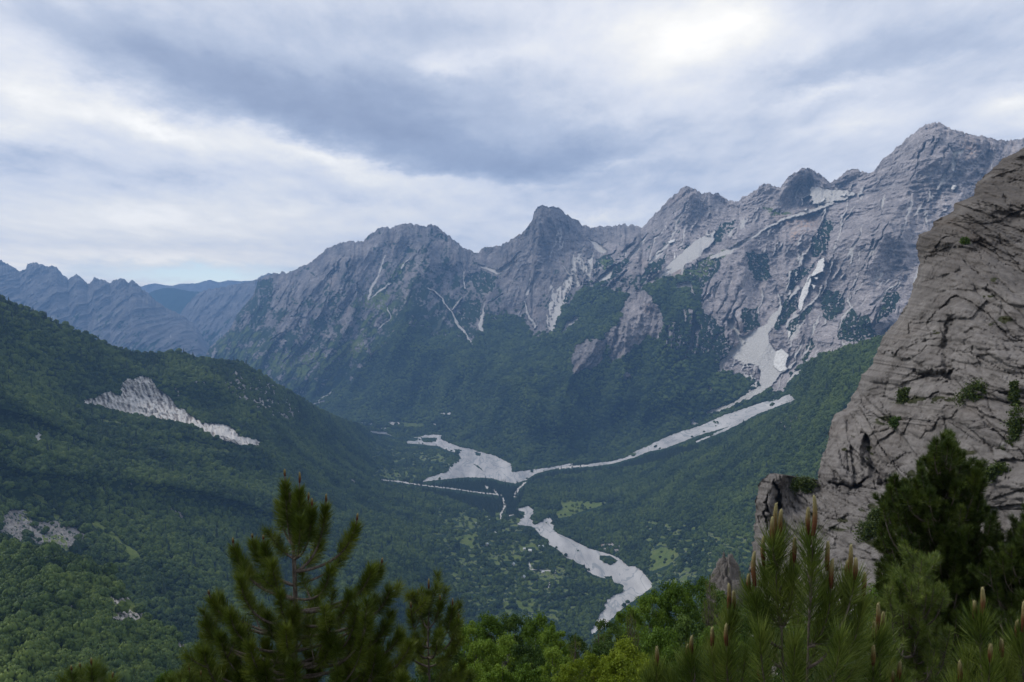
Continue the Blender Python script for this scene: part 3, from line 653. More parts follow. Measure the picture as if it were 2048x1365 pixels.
    for l in ([(1190, 930, 1.8), (1230, 924, 1.4), (1270, 911, 2.4)], [(1120, 936, 2.5), (1190, 930, 1.8)],
              [(p[0], p[1], w) for p, w in zip(C6([(150, 434), (280, 448), (400, 467), (520, 480), (640, 496), (740, 510), (830, 521)]), (0.6, 1.5, 0.9, 1.4, 1.2, 1.4, 0.8))],
              [(p[0], p[1], w) for p, w in zip(C6([(835, 538), (846, 580), (828, 610), (820, 648)]), (1.4, 2.2, 2.0, 1.4))],
              [(p[0], p[1], w) for p, w in zip(C6([(738, 468), (750, 485)]), (1.2, 2.0))], [(p[0], p[1], w) for p, w in zip(C6([(785, 488), (808, 520)]), (1.6, 1.6))],
              [(p[0], p[1], w) for p, w in zip(C6([(960, 450), (925, 480), (905, 500), (900, 525)]), (1.4, 2.2, 3.2, 2.6))], [(p[0], p[1], w) for p, w in zip(C6([(1120, 915), (1118, 945)]), (1.2, 1.2))],
              [(p[0], p[1], w) for p, w in zip(C6([(1090, 985), (1082, 1025)]), (1.0, 1.2))], [(645, 1113, 1.5), (682, 1122, 2.4)], [(510, 1296, 2.2), (540, 1300, 2.2)],
              [(p[0], p[1], w) for p, w in zip(C6([(860, 632), (900, 628)]), (1.0, 1.0))], [(p[0], p[1], w) for p, w in zip(C6([(980, 880), (985, 925), (1030, 930), (1120, 935)]), (0.8, 0.8, 1.0, 0.8))]):
        gl = np.maximum(gl, distline(wx2, wy2, l))
    gravel = np.maximum(river * 1.0, sstep(0.0, 0.3, gl + speck * 1.3))
    gravel = np.maximum(gravel, (inpoly(wx2, wy2, C6([(720, 430), (850, 540), (940, 560), (930, 620), (740, 640), (560, 500)])) & (speck > 0.52)) * 1.0)
    # bare rock and the eroded scar
    scree = np.zeros(PX.shape); rock = np.zeros(PX.shape)
    scar = C1([(450, 1090), (500, 1082), (560, 1060), (600, 1045), (640, 1065), (665, 1075), (655, 1010), (700, 980), (790, 962), (830, 980), (855, 1030), (880, 1038), (930, 1080), (970, 1140), (1010, 1150), (1040, 1175), (1110, 1220), (1160, 1215), (1260, 1238), (1310, 1290),
               (1400, 1310), (1440, 1337), (1310, 1338), (1240, 1315), (1160, 1290), (1090, 1250), (1010, 1218), (920, 1202), (830, 1188), (770, 1175), (690, 1163), (600, 1137), (520, 1122), (460, 1115)])
    sc = inpoly(PX + vert * 3, PY + vert * 6, scar)
    scree = np.maximum(scree, sc * sstep(-0.22, 0.12, vert + speck * 0.5 + 0.25 * np.exp(-((PX - 272) / 26) ** 2) + 0.2 * (PX < 245) + 0.15 * (PX > 425)))
    rock = np.maximum(rock, sc * 1.0)
    scree = np.maximum(scree, inpoly(PX + vert * 4, PY + vert * 6, C1([(130, 1260), (190, 1290), (210, 1258), (250, 1310), (230, 1337), (190, 1312)])) * 0.8)
    for p, th in ((C1([(1260, 920), (1340, 950), (1500, 1010), (1600, 1130), (1690, 1200), (1500, 1190), (1300, 1080), (1220, 1010)]), 0.02), (C1([(0, 730), (60, 720), (60, 830), (0, 830)]), 0.2), (C1([(1060, 980), (1140, 980), (1140, 1010), (1060, 1000)]), 0.1),
                  (C5([(0, 440), (150, 415), (180, 500), (300, 480), (400, 520), (490, 560), (480, 600), (370, 640), (200, 610), (60, 590), (0, 560)]), -0.3), (C1([(900, 980), (1030, 1080), (1000, 1110), (900, 1020)]), 0.1),
                  (C5([(920, 400), (1000, 440), (990, 470), (940, 420)]), 0.0), ([(250, 955), (270, 958), (262, 985)], 0.1), ([(1170, 0), (1170, 1)], 9), (C6([(1345, 790), (1390, 780), (1470, 790), (1470, 830), (1400, 830)]), 0.0), (C6([(0, 420), (50, 435), (40, 455), (0, 440)]), -0.2),
                  ([(1545, 860), (1575, 800), (1592, 790), (1600, 830), (1580, 860)], 0.1), ([(1600, 790), (1625, 830), (1618, 880), (1605, 850)], 0.3)):
        k = inpoly(wx, wy, p)
        rock = np.maximum(rock, k * sstep(th, th + 0.25, speck + vert * 0.35 + speck2 * 0.4))
    grass = np.zeros(PX.shape); sparse = np.zeros(PX.shape)
    for p in [C6([(1140, 550), (1210, 545), (1340, 560), (1400, 560), (1370, 580), (1290, 600), (1200, 635), (1140, 645), (1120, 610), (1165, 590)]), C6([(1640, 830), (1700, 805), (1790, 810), (1795, 850), (1740, 900), (1650, 935), (1630, 900)]),
              C6([(570, 740), (640, 738), (690, 720), (700, 760), (660, 770), (680, 800), (580, 778)]), C6([(860, 660), (930, 640), (930, 668), (870, 674)]), C6([(860, 790), (1020, 785), (1020, 803), (870, 812)]), C6([(820, 1105), (870, 1100), (892, 1160), (860, 1170)]),
              C6([(905, 1095), (1030, 1105), (1040, 1150), (990, 1160), (910, 1130)]), C6([(820, 850), (960, 850), (940, 880), (840, 878)]), C6([(930, 990), (980, 985), (990, 1010), (930, 1015)]), C6([(1690, 985), (1740, 990), (1730, 1005), (1690, 1000)]),
              C5([(440, 430), (500, 460), (560, 500), (640, 560), (660, 600), (640, 620), (540, 540), (480, 480)]), C5([(180, 335), (230, 350), (300, 420), (340, 450), (310, 480), (260, 410), (200, 370)]), C5([(660, 600), (750, 650), (770, 700), (700, 690)]),
              C1([(540, 1190), (660, 1200), (740, 1215), (640, 1218), (560, 1210)]), C1([(1040, 1320), (1200, 1350), (1300, 1390), (1180, 1370)])]:
        grass = np.maximum(grass, inpoly(wx2, wy2, p) * 1.0)
    for p in [C6([(560, 630), (700, 630), (700, 700), (600, 690)]), C6([(980, 910), (1170, 920), (1170, 985), (1000, 970)]), C6([(140, 375), (250, 372), (370, 390), (365, 435), (220, 432), (130, 412)]), C6([(360, 285), (510, 300), (515, 345), (400, 330)]),
              C6([(560, 870), (700, 880), (690, 900), (570, 895)]), C6([(760, 830), (900, 820), (900, 860), (760, 870)]), C6([(640, 780), (760, 780), (760, 810), (660, 810)]), C6([(1760, 930), (1900, 920), (1900, 1000), (1750, 1000)]), C6([(1040, 1150), (1130, 1180), (1140, 1210), (1060, 1190)]),
              C6([(70, 780), (130, 780), (120, 810), (70, 800)]), C5([(100, 440), (160, 420), (160, 480), (100, 490)]), C5([(230, 560), (340, 560), (380, 640), (260, 640)]), C5([(280, 420), (360, 440), (330, 500)])]:
        k = inpoly(wx, wy, p); sparse = np.maximum(sparse, k * 1.0)
        grass = np.maximum(grass, k * sstep(-0.15, 0.15, speck + speck2 * 0.4))
    vil = inpoly(wx, wy, [(880, 1010), (1010, 1020), (1060, 1075), (1130, 1130), (1180, 1190), (1120, 1240), (960, 1240), (880, 1150), (860, 1060)]) | inpoly(wx, wy, [(1290, 1040), (1560, 1080), (1500, 1170), (1300, 1200), (1290, 1120)]) | inpoly(wx, wy, [(740, 895), (900, 905), (900, 950), (740, 960)])
    clr_ = fbm(PX / 17, PY / 7, 55.0, 4)
    grass = np.maximum(grass, vil * sstep(0.10, 0.26, clr_) * (1 - gravel)); sparse = np.maximum(sparse, vil * (clr_ > 0.04))
    open_ = fbm(PX / 34, PY / 20, 66.0, 5) * (PX < 900)
    grass = np.maximum(grass, sstep(0.42, 0.6, open_) * 0.8 * (1 - gravel)); sparse = np.maximum(sparse, open_ > 0.36)
    forest = 1 - np.maximum(np.maximum(grass, rock), gravel)
    # relief
    slope = sstep(-800, -700, zs) * (1 - 0.55 * sstep(1050, 1150, PX))
    u = xs - 0.35 * ys
    edge = sstep(0, 0.10, s)
    rel = slope * edge * ((ridged(u / 480, ys / 1700, zs / 1500, 2) - 0.35) * 200 + (ridged(u / 170, ys / 700, zs / 500, 2) - 0.35) * 42)
    rel += slope * sc * (vert * 32) + rock * (speck * 9 + vert * 8)
    rel += fbm(xs / 30, ys / 30, zs / 30, 3) * 2.0 * (1 - river)
    rel -= slope * sc * 8
    D2 = D - rel
    xr, zr = ray(PX, PY); P = np.stack([xr * D2, D2, zr * D2], -1)
    tone = 0.5 + 0.3 * speck2 + sc * (0.10 + 0.75 * vert)
    tone = tone - 0.30 * (PX > 1500) - 0.28 * (PX < 1000) * (1 - sc) * (PY > 940)
    warm = sc * 0.12 + inpoly(wx, wy, C6([(1345, 790), (1385, 775), (1390, 815), (1350, 820)])) * 0.8
    wa = np.stack([np.maximum(scree, gravel), 0 * scree, grass], -1); wb = np.stack([forest, np.clip(tone, 0, 1), np.clip(warm, 0, 1)], -1)
    K = 8; back = []; y0 = P[0, :, 1]
    for k in range(K, 0, -1):
        yy = y0 + 120 * k
        back.append(np.stack([P[0, :, 0] * yy / y0, yy, P[0, :, 2] - np.minimum(95 * k, 2000)], -1))
    PB = np.concatenate([np.array(back), P], 0)
    pad = np.zeros((K, nx, 3)); pf = pad.copy(); pf[..., 0] = 1; pf[..., 1] = 0.5
    attrs = {'wa': np.concatenate([pad, wa]).reshape(-1, 3), 'wb': np.concatenate([pf, wb]).reshape(-1, 3)}
    fc = grid_faces(ny + K, nx)
    rv = np.concatenate([np.zeros((K, nx)), river]).ravel()
    isr = rv[fc].mean(1) > 0.5
    upper = (fc[:, 0] // nx < K + np.argmin(np.abs(PY[:, 600] - 0)) * 0 + 99999)
    V = PB.reshape(-1, 3)
    ycut = V[fc[:, 0], 1] > 3550
    o = submesh('valley_terrain', V, fc[~isr], attrs, M['near'])
    tag(o, 'forested valley slopes and valley floor with meadows and a pale erosion scar', 'valley', kind='structure')
    for nm, sel, lb in (('riverbed', isr & ~ycut, 'pale gravel riverbed curving past the village towards the viewer'), ('riverbed', isr & ycut, 'pale gravel riverbed and side stream fan at the far bend of the valley')):
        o = submesh(nm, V, fc[sel], attrs, M['gravel']); tag(o, lb, 'riverbed', kind='structure')
    con = np.zeros(PX.shape)
    for p, dn in ((C6([(150, 440), (400, 450), (560, 430), (730, 420), (900, 455), (960, 440), (1090, 380), (1230, 355), (1400, 335), (1480, 322), (1560, 305), (1700, 285), (1911, 240), (1911, 270), (1700, 340), (1480, 380), (1300, 400), (1100, 420), (960, 460), (930, 560), (910, 600), (930, 640), (780, 640), (600, 560), (400, 500), (200, 460)]), 1.0),
                  (C1([(0, 530), (160, 600), (300, 670), (440, 740), (300, 720), (0, 640)]), 0.4)):
        con = np.maximum(con, inpoly(wx, wy, p) * dn)
    keep = (forest > 0.55)
    dens = np.where(sparse > 0, 0.55, 1.0) * sstep(0.2, 0.8, forest)
    dens = dens + (grass > 0.5) * (sparse > 0) * 0.2 + (grass > 0.5) * 0.035 + rock * (1 - sc) * 0.25
    gm = gravel > 0.35
    gm |= (sc > 0) | ((rock > 0.5) & (speck > -0.1)) | (grass > 0.7)
    for k in range(1, 13):
        g2_ = np.zeros_like(gm); g2_[k:] = gm[:-k]; dens = np.where(g2_ & ((k < 6) | (PX > 745)), dens * 0.35, dens)
    dens = dens + (grass > 0.6) * 0.07 + (grass > 0.6) * (speck2 > 0.25) * 0.25
    rb_ = (gravel > 0.4).astype(float)
    for ax in (0, 1):
        rb_ = sum(np.roll(rb_, k, ax) for k in range(-4, 5)) / 9
    dens = np.where(gravel > 0.4, 0.10 * (speck2 > 0.30) * (PX > 1040) + 0.30 * (rb_ < 0.68) * (speck > 0.2) * (PY > 870), dens) * np.where(scree > 0.4, 0.05, 1)
    return P, PX, PY, dens, con, top

NP_, NPX, NPY, NDENS, NCON, NTOP = make_near()
print('near', time.time() - T0)
_nx = NPX[0]
def ground_at(px, py):
    i = int(np.clip(np.searchsorted(_nx, px), 0, len(_nx) - 1)); j = int(np.argmin(np.abs(NPY[:, i] - py)))
    return NP_[j, i]

# ================================================================== near left spur
def make_spur():
    crest = [(-460, 1050), (-90, 1082), (0, 1084), (29, 1086), (73, 1092), (121, 1105), (165, 1120), (205, 1140), (235, 1166), (262, 1198), (300, 1240), (345, 1272), (381, 1294), (430, 1330), (520, 1390)]
    nx, ny = 580, 330
    px = np.linspace(-460, 520, nx); top = interp(crest, px) + 4
    s = (np.arange(ny) / (ny - 1.0))[:, None]; PX = np.repeat(px[None], ny, 0); PY = top[None] * (1 - s) + 1700 * s
    ctrl = [(-460, 1055, 880), (-460, 1350, 520), (-90, 1085, 860), (0, 1084, 860), (120, 1105, 830), (205, 1140, 810), (262, 1198, 770), (345, 1272, 720), (430, 1330, 680), (520, 1390, 640), (0, 1250, 620), (0, 1400, 460), (200, 1300, 600), (200, 1440, 470), (400, 1440, 560), (-90, 1300, 560)]
    D = eval_coarse(tps(ctrl), PX, PY, 6)
    xr, zr = ray(PX, PY); xs = xr * D; zs = zr * D
    wx = PX + fbm(PX / 18, PY / 18, 1.0, 4) * 9; wy = PY + fbm(PX / 18, PY / 18, 7.0, 4) * 9
    speck = fbm(PX / 6, PY / 6, 2.0, 4)
    D2 = D - ((ridged(xs / 160, D / 260, 1.0, 3) - 0.35) * 42 * sstep(0, 0.2, s) + fbm(xs / 12, D / 12, zs / 12, 3) * 1.5)
    rock = np.zeros(PX.shape); grass = np.zeros(PX.shape)
    for p in (C5([(570, 900), (700, 890), (780, 930), (800, 1010), (720, 1060), (640, 1050), (600, 980)]), C5([(920, 1080), (1000, 1105), (1045, 1165), (1035, 1195), (930, 1185)]), C5([(370, 920), (430, 920), (420, 980), (370, 980)])):
        rock = np.maximum(rock, inpoly(wx, wy, p) * sstep(-0.2, 0.05, speck))
    for p in (C5([(690, 905), (750, 895), (765, 950), (740, 985), (690, 960)]), C5([(130, 1150), (200, 1150), (190, 1210), (80, 1240)]), C5([(570, 900), (620, 900), (640, 1000), (600, 1000)])):
        grass = np.maximum(grass, inpoly(wx, wy, p) * 1.0)
    rock *= (1 - grass)
    D2 = D2 - rock * speck * 5
    P = np.stack([xr * D2, D2, zr * D2], -1)
    y0 = P[0, :, 1]; back = [np.stack([P[0, :, 0] * (y0 + 25 * k) / y0, y0 + 25 * k, P[0, :, 2] - 19 * k], -1) for k in range(8, 0, -1)]
    PB = np.concatenate([np.array(back), P], 0); pad = np.zeros((8, nx, 3)); pf = pad.copy(); pf[..., 0] = 1; pf[..., 1] = 0.5
    wa = np.concatenate([pad, np.stack([rock * sstep(0, 0.3, speck) * 0.6, 0 * rock, grass], -1)]); wb = np.concatenate([pf, np.stack([1 - np.maximum(rock, grass), 0.5 + 0.3 * speck, 0 * rock], -1)])
    o = mesh_obj('hill', PB.reshape(-1, 3), [grid_faces(ny + 8, nx)], M['near'], attrs={'wa': wa.reshape(-1, 3), 'wb': np.clip(wb, 0, 1).reshape(-1, 3)})
    tag(o, 'nearer wooded spur in the lower left with small rock outcrops', 'hill', kind='structure')
    op_ = np.maximum(rock, grass) > 0.4; dens = np.clip(1 - np.maximum(rock, grass), 0.04, 1)
    for k in range(1, 9):
        q_ = np.zeros_like(op_); q_[k:] = op_[:-k]; dens = np.where(q_, dens * 0.4, dens)
    return P, dens
SPP, SPD = make_spur()

# ================================================================== the far left peaks and distant ridges
def ridge_layer(name, label, sky, base, d_top, d_bot, relief, forest_amt=0.0, nx=360, ny=150, green=0.0, tone0=0.5):
    px = np.linspace(sky[0][0], sky[-1][0], nx); top = interp(sky, px); bot = np.full(nx, float(base)) if not isinstance(base, list) else interp(base, px)
    s = (np.arange(ny) / (ny - 1.0))[:, None]; PX = np.repeat(px[None], ny, 0)
    crest = fbm(px / 5.0, 2.3, 4.1, 4)[None] * (4.5 if relief > 80 else 1.0)
    PY = (top[None] + crest * (1 - s) ** 8) * (1 - s) + bot[None] * s
    q = (1 / d_top) * (1 - s) + (1 / d_bot) * s; D = 1 / q + 0 * PX
    xr, zr = ray(PX, PY); xs = xr * D; zs = zr * D
    u = xs - 0.04 * zs + fbm(xs / 900, zs / 900, 1.0, 2) * 70
    rel = (ridged(u / 900, zs / 2600, 3.0, 3) - 0.35) * relief * 2.0 * sstep(0, 0.12, s) + fbm(xs / 60, zs / 60, 2.0, 4) * relief * 0.5 + (ridged(u / 260, zs / 700, 5.0, 4) - 0.35) * relief * 1.2 * sstep(0, 0.03, s) + (ridged(u / 90, zs / 160, 8.0, 3) - 0.3) * relief * 0.35 * (1 - forest_amt) * sstep(0, 0.02, s)
    D2 = D - rel
    P = np.stack([xr * D2, D2, zr * D2], -1)
    diag = fbm((PX + PY) / 12, (PY - 0.6 * PX) / 40, 8.0, 4); sp = fbm(PX / 6, PY / 6, 2.0, 4)
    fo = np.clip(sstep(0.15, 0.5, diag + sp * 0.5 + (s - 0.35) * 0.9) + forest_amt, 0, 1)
    gr = sstep(0.2, 0.5, fbm(PX / 20, PY / 14, 5.0, 4) + green - 0.3) * 0.6
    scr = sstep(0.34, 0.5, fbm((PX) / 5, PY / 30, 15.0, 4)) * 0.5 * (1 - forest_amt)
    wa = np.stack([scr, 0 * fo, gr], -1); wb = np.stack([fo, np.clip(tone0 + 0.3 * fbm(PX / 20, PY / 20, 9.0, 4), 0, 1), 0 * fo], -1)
    y0 = P[0, :, 1]; back = [np.stack([P[0, :, 0] * (y0 + 250 * k) / y0, y0 + 250 * k, P[0, :, 2] - 170 * k], -1) for k in range(7, 0, -1)]
    PB = np.concatenate([np.array(back), P], 0); pad = np.zeros((7, nx, 3)); pf = pad.copy(); pf[..., 1] = 0.5
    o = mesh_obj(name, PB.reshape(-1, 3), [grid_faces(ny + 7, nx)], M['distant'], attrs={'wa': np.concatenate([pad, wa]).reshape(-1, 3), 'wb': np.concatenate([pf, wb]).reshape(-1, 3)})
    return tag(o, label, 'mountain', kind='structure')

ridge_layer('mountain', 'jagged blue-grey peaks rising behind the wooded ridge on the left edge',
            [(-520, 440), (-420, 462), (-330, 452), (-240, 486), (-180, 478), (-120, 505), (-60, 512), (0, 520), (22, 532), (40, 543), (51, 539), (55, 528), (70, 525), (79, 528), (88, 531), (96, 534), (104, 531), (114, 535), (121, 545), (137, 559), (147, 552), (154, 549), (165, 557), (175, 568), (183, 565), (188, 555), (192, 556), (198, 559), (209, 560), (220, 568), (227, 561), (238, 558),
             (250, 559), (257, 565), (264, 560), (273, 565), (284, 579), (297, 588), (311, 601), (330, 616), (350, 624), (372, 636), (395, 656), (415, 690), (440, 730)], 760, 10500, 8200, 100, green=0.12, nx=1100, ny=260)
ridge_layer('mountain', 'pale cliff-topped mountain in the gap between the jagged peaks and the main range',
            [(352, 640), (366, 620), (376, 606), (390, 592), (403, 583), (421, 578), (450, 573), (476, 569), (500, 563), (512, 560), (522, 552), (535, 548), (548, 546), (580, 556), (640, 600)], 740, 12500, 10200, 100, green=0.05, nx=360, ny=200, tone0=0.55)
ridge_layer('hill', 'dark blue wooded hill in the distant gap', [(270, 600), (297, 587), (310, 581), (333, 576), (350, 577), (365, 580), (380, 583), (403, 584), (440, 590), (480, 600)], 660, 14500, 13200, 50, forest_amt=0.8, nx=160, ny=60)  # forest share held below full, some haze paleness put into the cover colour
ridge_layer('mountain', 'faint bluish ridge farthest away on the horizon', [(250, 580), (284, 573), (298, 569), (310, 567), (330, 571), (345, 572), (360, 568), (395, 567), (410, 562), (421, 560), (430, 563), (440, 565), (455, 561), (470, 562), (480, 563), (512, 561), (540, 556), (600, 560)], 640, 17600, 16500, 40, forest_amt=0.15, nx=240, ny=60)  # mostly bare cover pales this ridge: distance haze put into its colour

# ================================================================== right-hand cliff
SIL = [(2460, 120), (2300, 175), (2160, 230), (2048, 296), (2035, 304), (2016, 314), (2004, 319), (1991, 334), (1976, 345), (1962, 359), (1951, 370), (1948, 392), (1929, 400), (1908, 409), (1905, 422), (1888, 433), (1870, 442), (1861, 460), (1839, 469), (1831, 489), (1836, 511), (1837, 530),
       (1833, 555), (1824, 577), (1817, 603), (1804, 627), (1782, 654), (1769, 673), (1756, 695), (1747, 727), (1725, 749), (1710, 783), (1693, 817), (1669, 829), (1659, 861), (1654, 890), (1642, 914), (1637, 939), (1635, 968), (1623, 973), (1608, 972), (1596, 962),
       (1584, 957), (1578, 955), (1572, 961), (1569, 975), (1565, 985), (1560, 968), (1555, 963), (1553, 950), (1547, 947), (1538, 948), (1530, 956), (1521, 961), (1516, 975), (1513, 992), (1511, 1041), (1507, 1080), (1503, 1120), (1490, 1200), (1470, 1420), (1440, 1750)]
def make_cliff():
    ny, nx = 1000, 720
    sil = np.array(SIL, float)
    # parameter along the outline by arc length
    seg = np.concatenate([[0], np.cumsum(np.hypot(*np.diff(sil, axis=0).T))])
    tt = np.linspace(0, seg[-1], ny)
    sx = np.interp(tt, seg, sil[:, 0]); sy = np.interp(tt, seg, sil[:, 1])
    jag = fbm(tt / 22.0, 0.5, 0.5, 6, gain=0.68) * 11.0
    sx = sx + jag; sy = sy + fbm(tt / 10.0, 3.5, 0.5, 4) * 1.2
    # inner edge: a matching line well outside the frame
    q = np.linspace(0, 1, ny)
    ex = np.full(ny, 2620.0); ey = np.interp(tt, seg, np.linspace(130, 1750, len(sil)))
    ey = 130 + (1750 - 130) * (tt / seg[-1])
    s = np.linspace(0, 1, nx)[None] ** 1.15
    PX = sx[:, None] * (1 - s) + ex[:, None] * s; PY = sy[:, None] * (1 - s) + ey[:, None] * s
    ctrl = [(2160, 230, 190), (2048, 296, 175), (1950, 370, 165), (1840, 470, 155), (1830, 560, 150), (1756, 695, 145), (1700, 810, 138), (1640, 914, 132), (1600, 970, 130), (1545, 948, 124), (1511, 1041, 120), (1500, 1150, 112), (1470, 1420, 95), (1440, 1750, 72), (2460, 120, 195), (2620, 300, 165), (2620, 1000, 62), (2620, 1750, 34), (2330, 1750, 40), (1900, 1750, 55),
            (2330, 300, 160), (2330, 600, 95), (2330, 900, 75), (2330, 1400, 55), (2048, 500, 135), (2048, 700, 112), (2048, 900, 96), (1900, 800, 112), (1800, 1000, 112), (2000, 1100, 84), (1700, 1150, 100), (1800, 1400, 75), (1900, 620, 128), (1900, 500, 140)]
    D = eval_coarse(tps(ctrl), PX, PY, 6)
    xr, zr = ray(PX, PY); xs = (xr * D).astype(F32); zs = (zr * D).astype(F32); ys = (D * 0.25).astype(F32)
    w1 = fbm(xs / 16, zs / 16, ys / 16, 2) * 1.6; w2 = fbm(xs / 16, zs / 16 + 5, ys / 16, 2) * 1.6
    big = fbm(xs / 30, zs / 22, ys / 30, 3)
    xs, zs = (xs * 0.97 + zs * 0.12).astype(F32), (zs * 0.62 - xs * 0.10).astype(F32)
    f1, f2, i1 = worley((xs + w1) / 9.5, (zs * 0.8 + xs * 0.25 + w2) / 9.0, ys / 11)
    g1, g2, i2 = worley((xs + w2) / 3.6, (zs + w1) / 3.6, ys / 4.0)
    h1, h2, i3 = worley((xs + w2 * 0.5) / 1.5, (zs + w1 * 0.5) / 1.3, ys / 1.6)
    r1 = ridged((xs - zs * 0.5) / 13, (zs + xs * 0.4) / 26, ys / 16, 4)
    fine = fbm(xs / 1.3, zs / 1.3, ys / 1.3, 4)
    med = fbm(xs / 4.5, zs / 4.5, ys / 4.5, 4)
    crack = sstep(0.0, 0.16, f2 - f1); crack2 = sstep(0.0, 0.14, g2 - g1); crack3 = sstep(0, 0.16, h2 - h1)
    v1, v2, jv = worley((xs + w1 + fbm(xs / 3, zs / 3, ys, 3) * 0.8) / 2.6, (zs + w2) / 8.0, ys / 3)
    k1, k2, j1 = worley(xs / 20 + w1 / 12, zs / 15 + w2 / 12, ys / 22)
    wf = fbm(xs / 2.2, zs / 2.2, ys / 2.2, 3)
    m1, m2, j2 = worley((xs + wf * 0.6) / 0.8, (zs + wf * 0.5) / 0.7, ys / 0.9)
    dome = lambda f, g_, a: (0.55 - np.clip(f, 0, 1)) * a - (1 - sstep(0, 0.13, g_ - f)) * a * 0.13
    rel = big * 8 + dome(k1, k2, 4.2) + (j1 - 0.5) * 3 + dome(f1, f2, 3.4) + (i1 - 0.5) * 2.4 + dome(g1 , g2, 1.5) + (i2 - 0.5) * 1.3 + dome(h1, h2, 0.8) + (i3 - 0.5) * 0.65 + dome(m1, m2, 0.36) + (j2 - 0.5) * 0.30
    rel += (jv - 0.5) * 1.5 - (1 - sstep(0, 0.10, v2 - v1)) * 0.3
    rel += fbm(xs / 5, zs / 7, ys / 5, 5, gain=0.62) * 2.2 + fine * 0.6 + fbm(xs / 0.45, zs / 0.45, ys / 0.5, 2) * 0.14
    # traced features: overhang ledges and the big diagonal gully
    def gully(pts, depth):
        return sstep(0, 1, distline(PX + fbm(PX / 16, PY / 16, 3.0, 4) * 14, PY + fbm(PX / 16, PY / 16, 8.0, 4) * 14, pts)) * depth
    g = gully([(1730, 870, 6), (1738, 900, 20), (1748, 930, 26), (1764, 960, 16), (1800, 990, 3)], 3.6) + gully([(1655, 966, 2), (1675, 970, 6), (1700, 976, 8), (1716, 974, 5), (1735, 955, 2)], 2.6) + gully([(1553, 965, 4), (1556, 990, 5), (1556, 1020, 4)], 4)
    g = g + gully([(1534, 990, 3), (1532, 1030, 4), (1536, 1060, 3)], 2.5) + gully([(1992, 425, 14), (2048, 440, 22), (2120, 445, 20)], 2.0) 
    g = g + gully([(1825, 745, 2), (1850, 750, 10), (1875, 752, 10), (1910, 740, 2)], 2.2) + gully([(1905, 640, 14), (1890, 700, 18), (1900, 760, 10)], 1.6)
    rel -= g
    K = 10
    e = sstep(0, 0.035, s)
    rel = rel * (0.7 + 0.3 * e) - (1 - e) ** 2 * 5     # rounds back towards the outline
    D2 = D - rel
    P = np.stack([xr * D2, D2, zr * D2], -1)
    # the flank behind the outline (turning away to the right and backwards)
    p0 = P[:, 0]; back = []
    for k in range(K, 0, -1):
        d = 3.2 * k ** 1.35
        yy = p0[:, 1] + d
        back.append(np.stack([p0[:, 0] * yy / p0[:, 1] + d * 0.55 + (0.3 * fine[:, 0]), yy, p0[:, 2] * (1 if False else 1) - 0.30 * d - np.maximum(0, p0[:, 2]) * (1 - p0[:, 1] / yy) * 0], -1))
    back = np.stack(back, 1)
    PB = np.concatenate([back, P], 1)
    cell = fbm(xs / 7, zs / 5, ys / 7, 5)
    up = np.clip((crack2 < 0.5) * 0.5 + (crack < 0.5) * 0.6, 0, 1)
    moss = sstep(0.25, 0.5, cell * 0.9 + fbm(xs / 1.2, zs / 0.8, ys, 4) * 0.6 + up * 0.12 - 0.05) * sstep(500, 760, PY)
    for cx, cy, rx, ry in ((1810, 800, 40, 10), (1870, 800, 40, 8), (1770, 840, 26, 12), (1975, 590, 18, 7), (1990, 650, 14, 6), (1870, 665, 12, 5), (1730, 1015, 30, 10), (1760, 1080, 40, 20), (1925, 482, 6, 5), (1990, 560, 10, 5), (1680, 1050, 30, 14), (2010, 640, 16, 9), (1925, 905, 30, 8)):
        moss = np.maximum(moss, np.exp(-(((PX - cx) / rx) ** 2 + ((PY - cy) / ry) ** 2)) * sstep(-0.25, 0.1, fbm(xs / 0.9, zs / 0.6, ys, 4)) * 1.2)
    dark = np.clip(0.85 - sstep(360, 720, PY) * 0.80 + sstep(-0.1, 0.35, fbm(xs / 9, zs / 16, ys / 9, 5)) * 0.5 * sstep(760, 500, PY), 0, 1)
    warm = sstep(0.1, 0.5, fbm(xs / 5, zs / 7, ys / 5 + 9, 4)) * 0.45
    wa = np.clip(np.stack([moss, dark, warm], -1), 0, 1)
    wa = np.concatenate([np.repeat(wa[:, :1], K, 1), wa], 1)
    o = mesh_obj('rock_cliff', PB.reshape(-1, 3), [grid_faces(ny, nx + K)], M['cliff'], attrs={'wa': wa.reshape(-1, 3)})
    tag(o, 'huge craggy grey-brown limestone cliff with a split pillar at its foot, filling the right edge', 'cliff', kind='structure')
    return P, PX, PY
CLP, CLX, CLY = make_cliff()
def cliff_at(px, py):
    d = (CLX - px) ** 2 + (CLY - py) ** 2; j = np.unravel_index(np.argmin(d), d.shape)
    return CLP[j]
print('cliff', time.time() - T0)

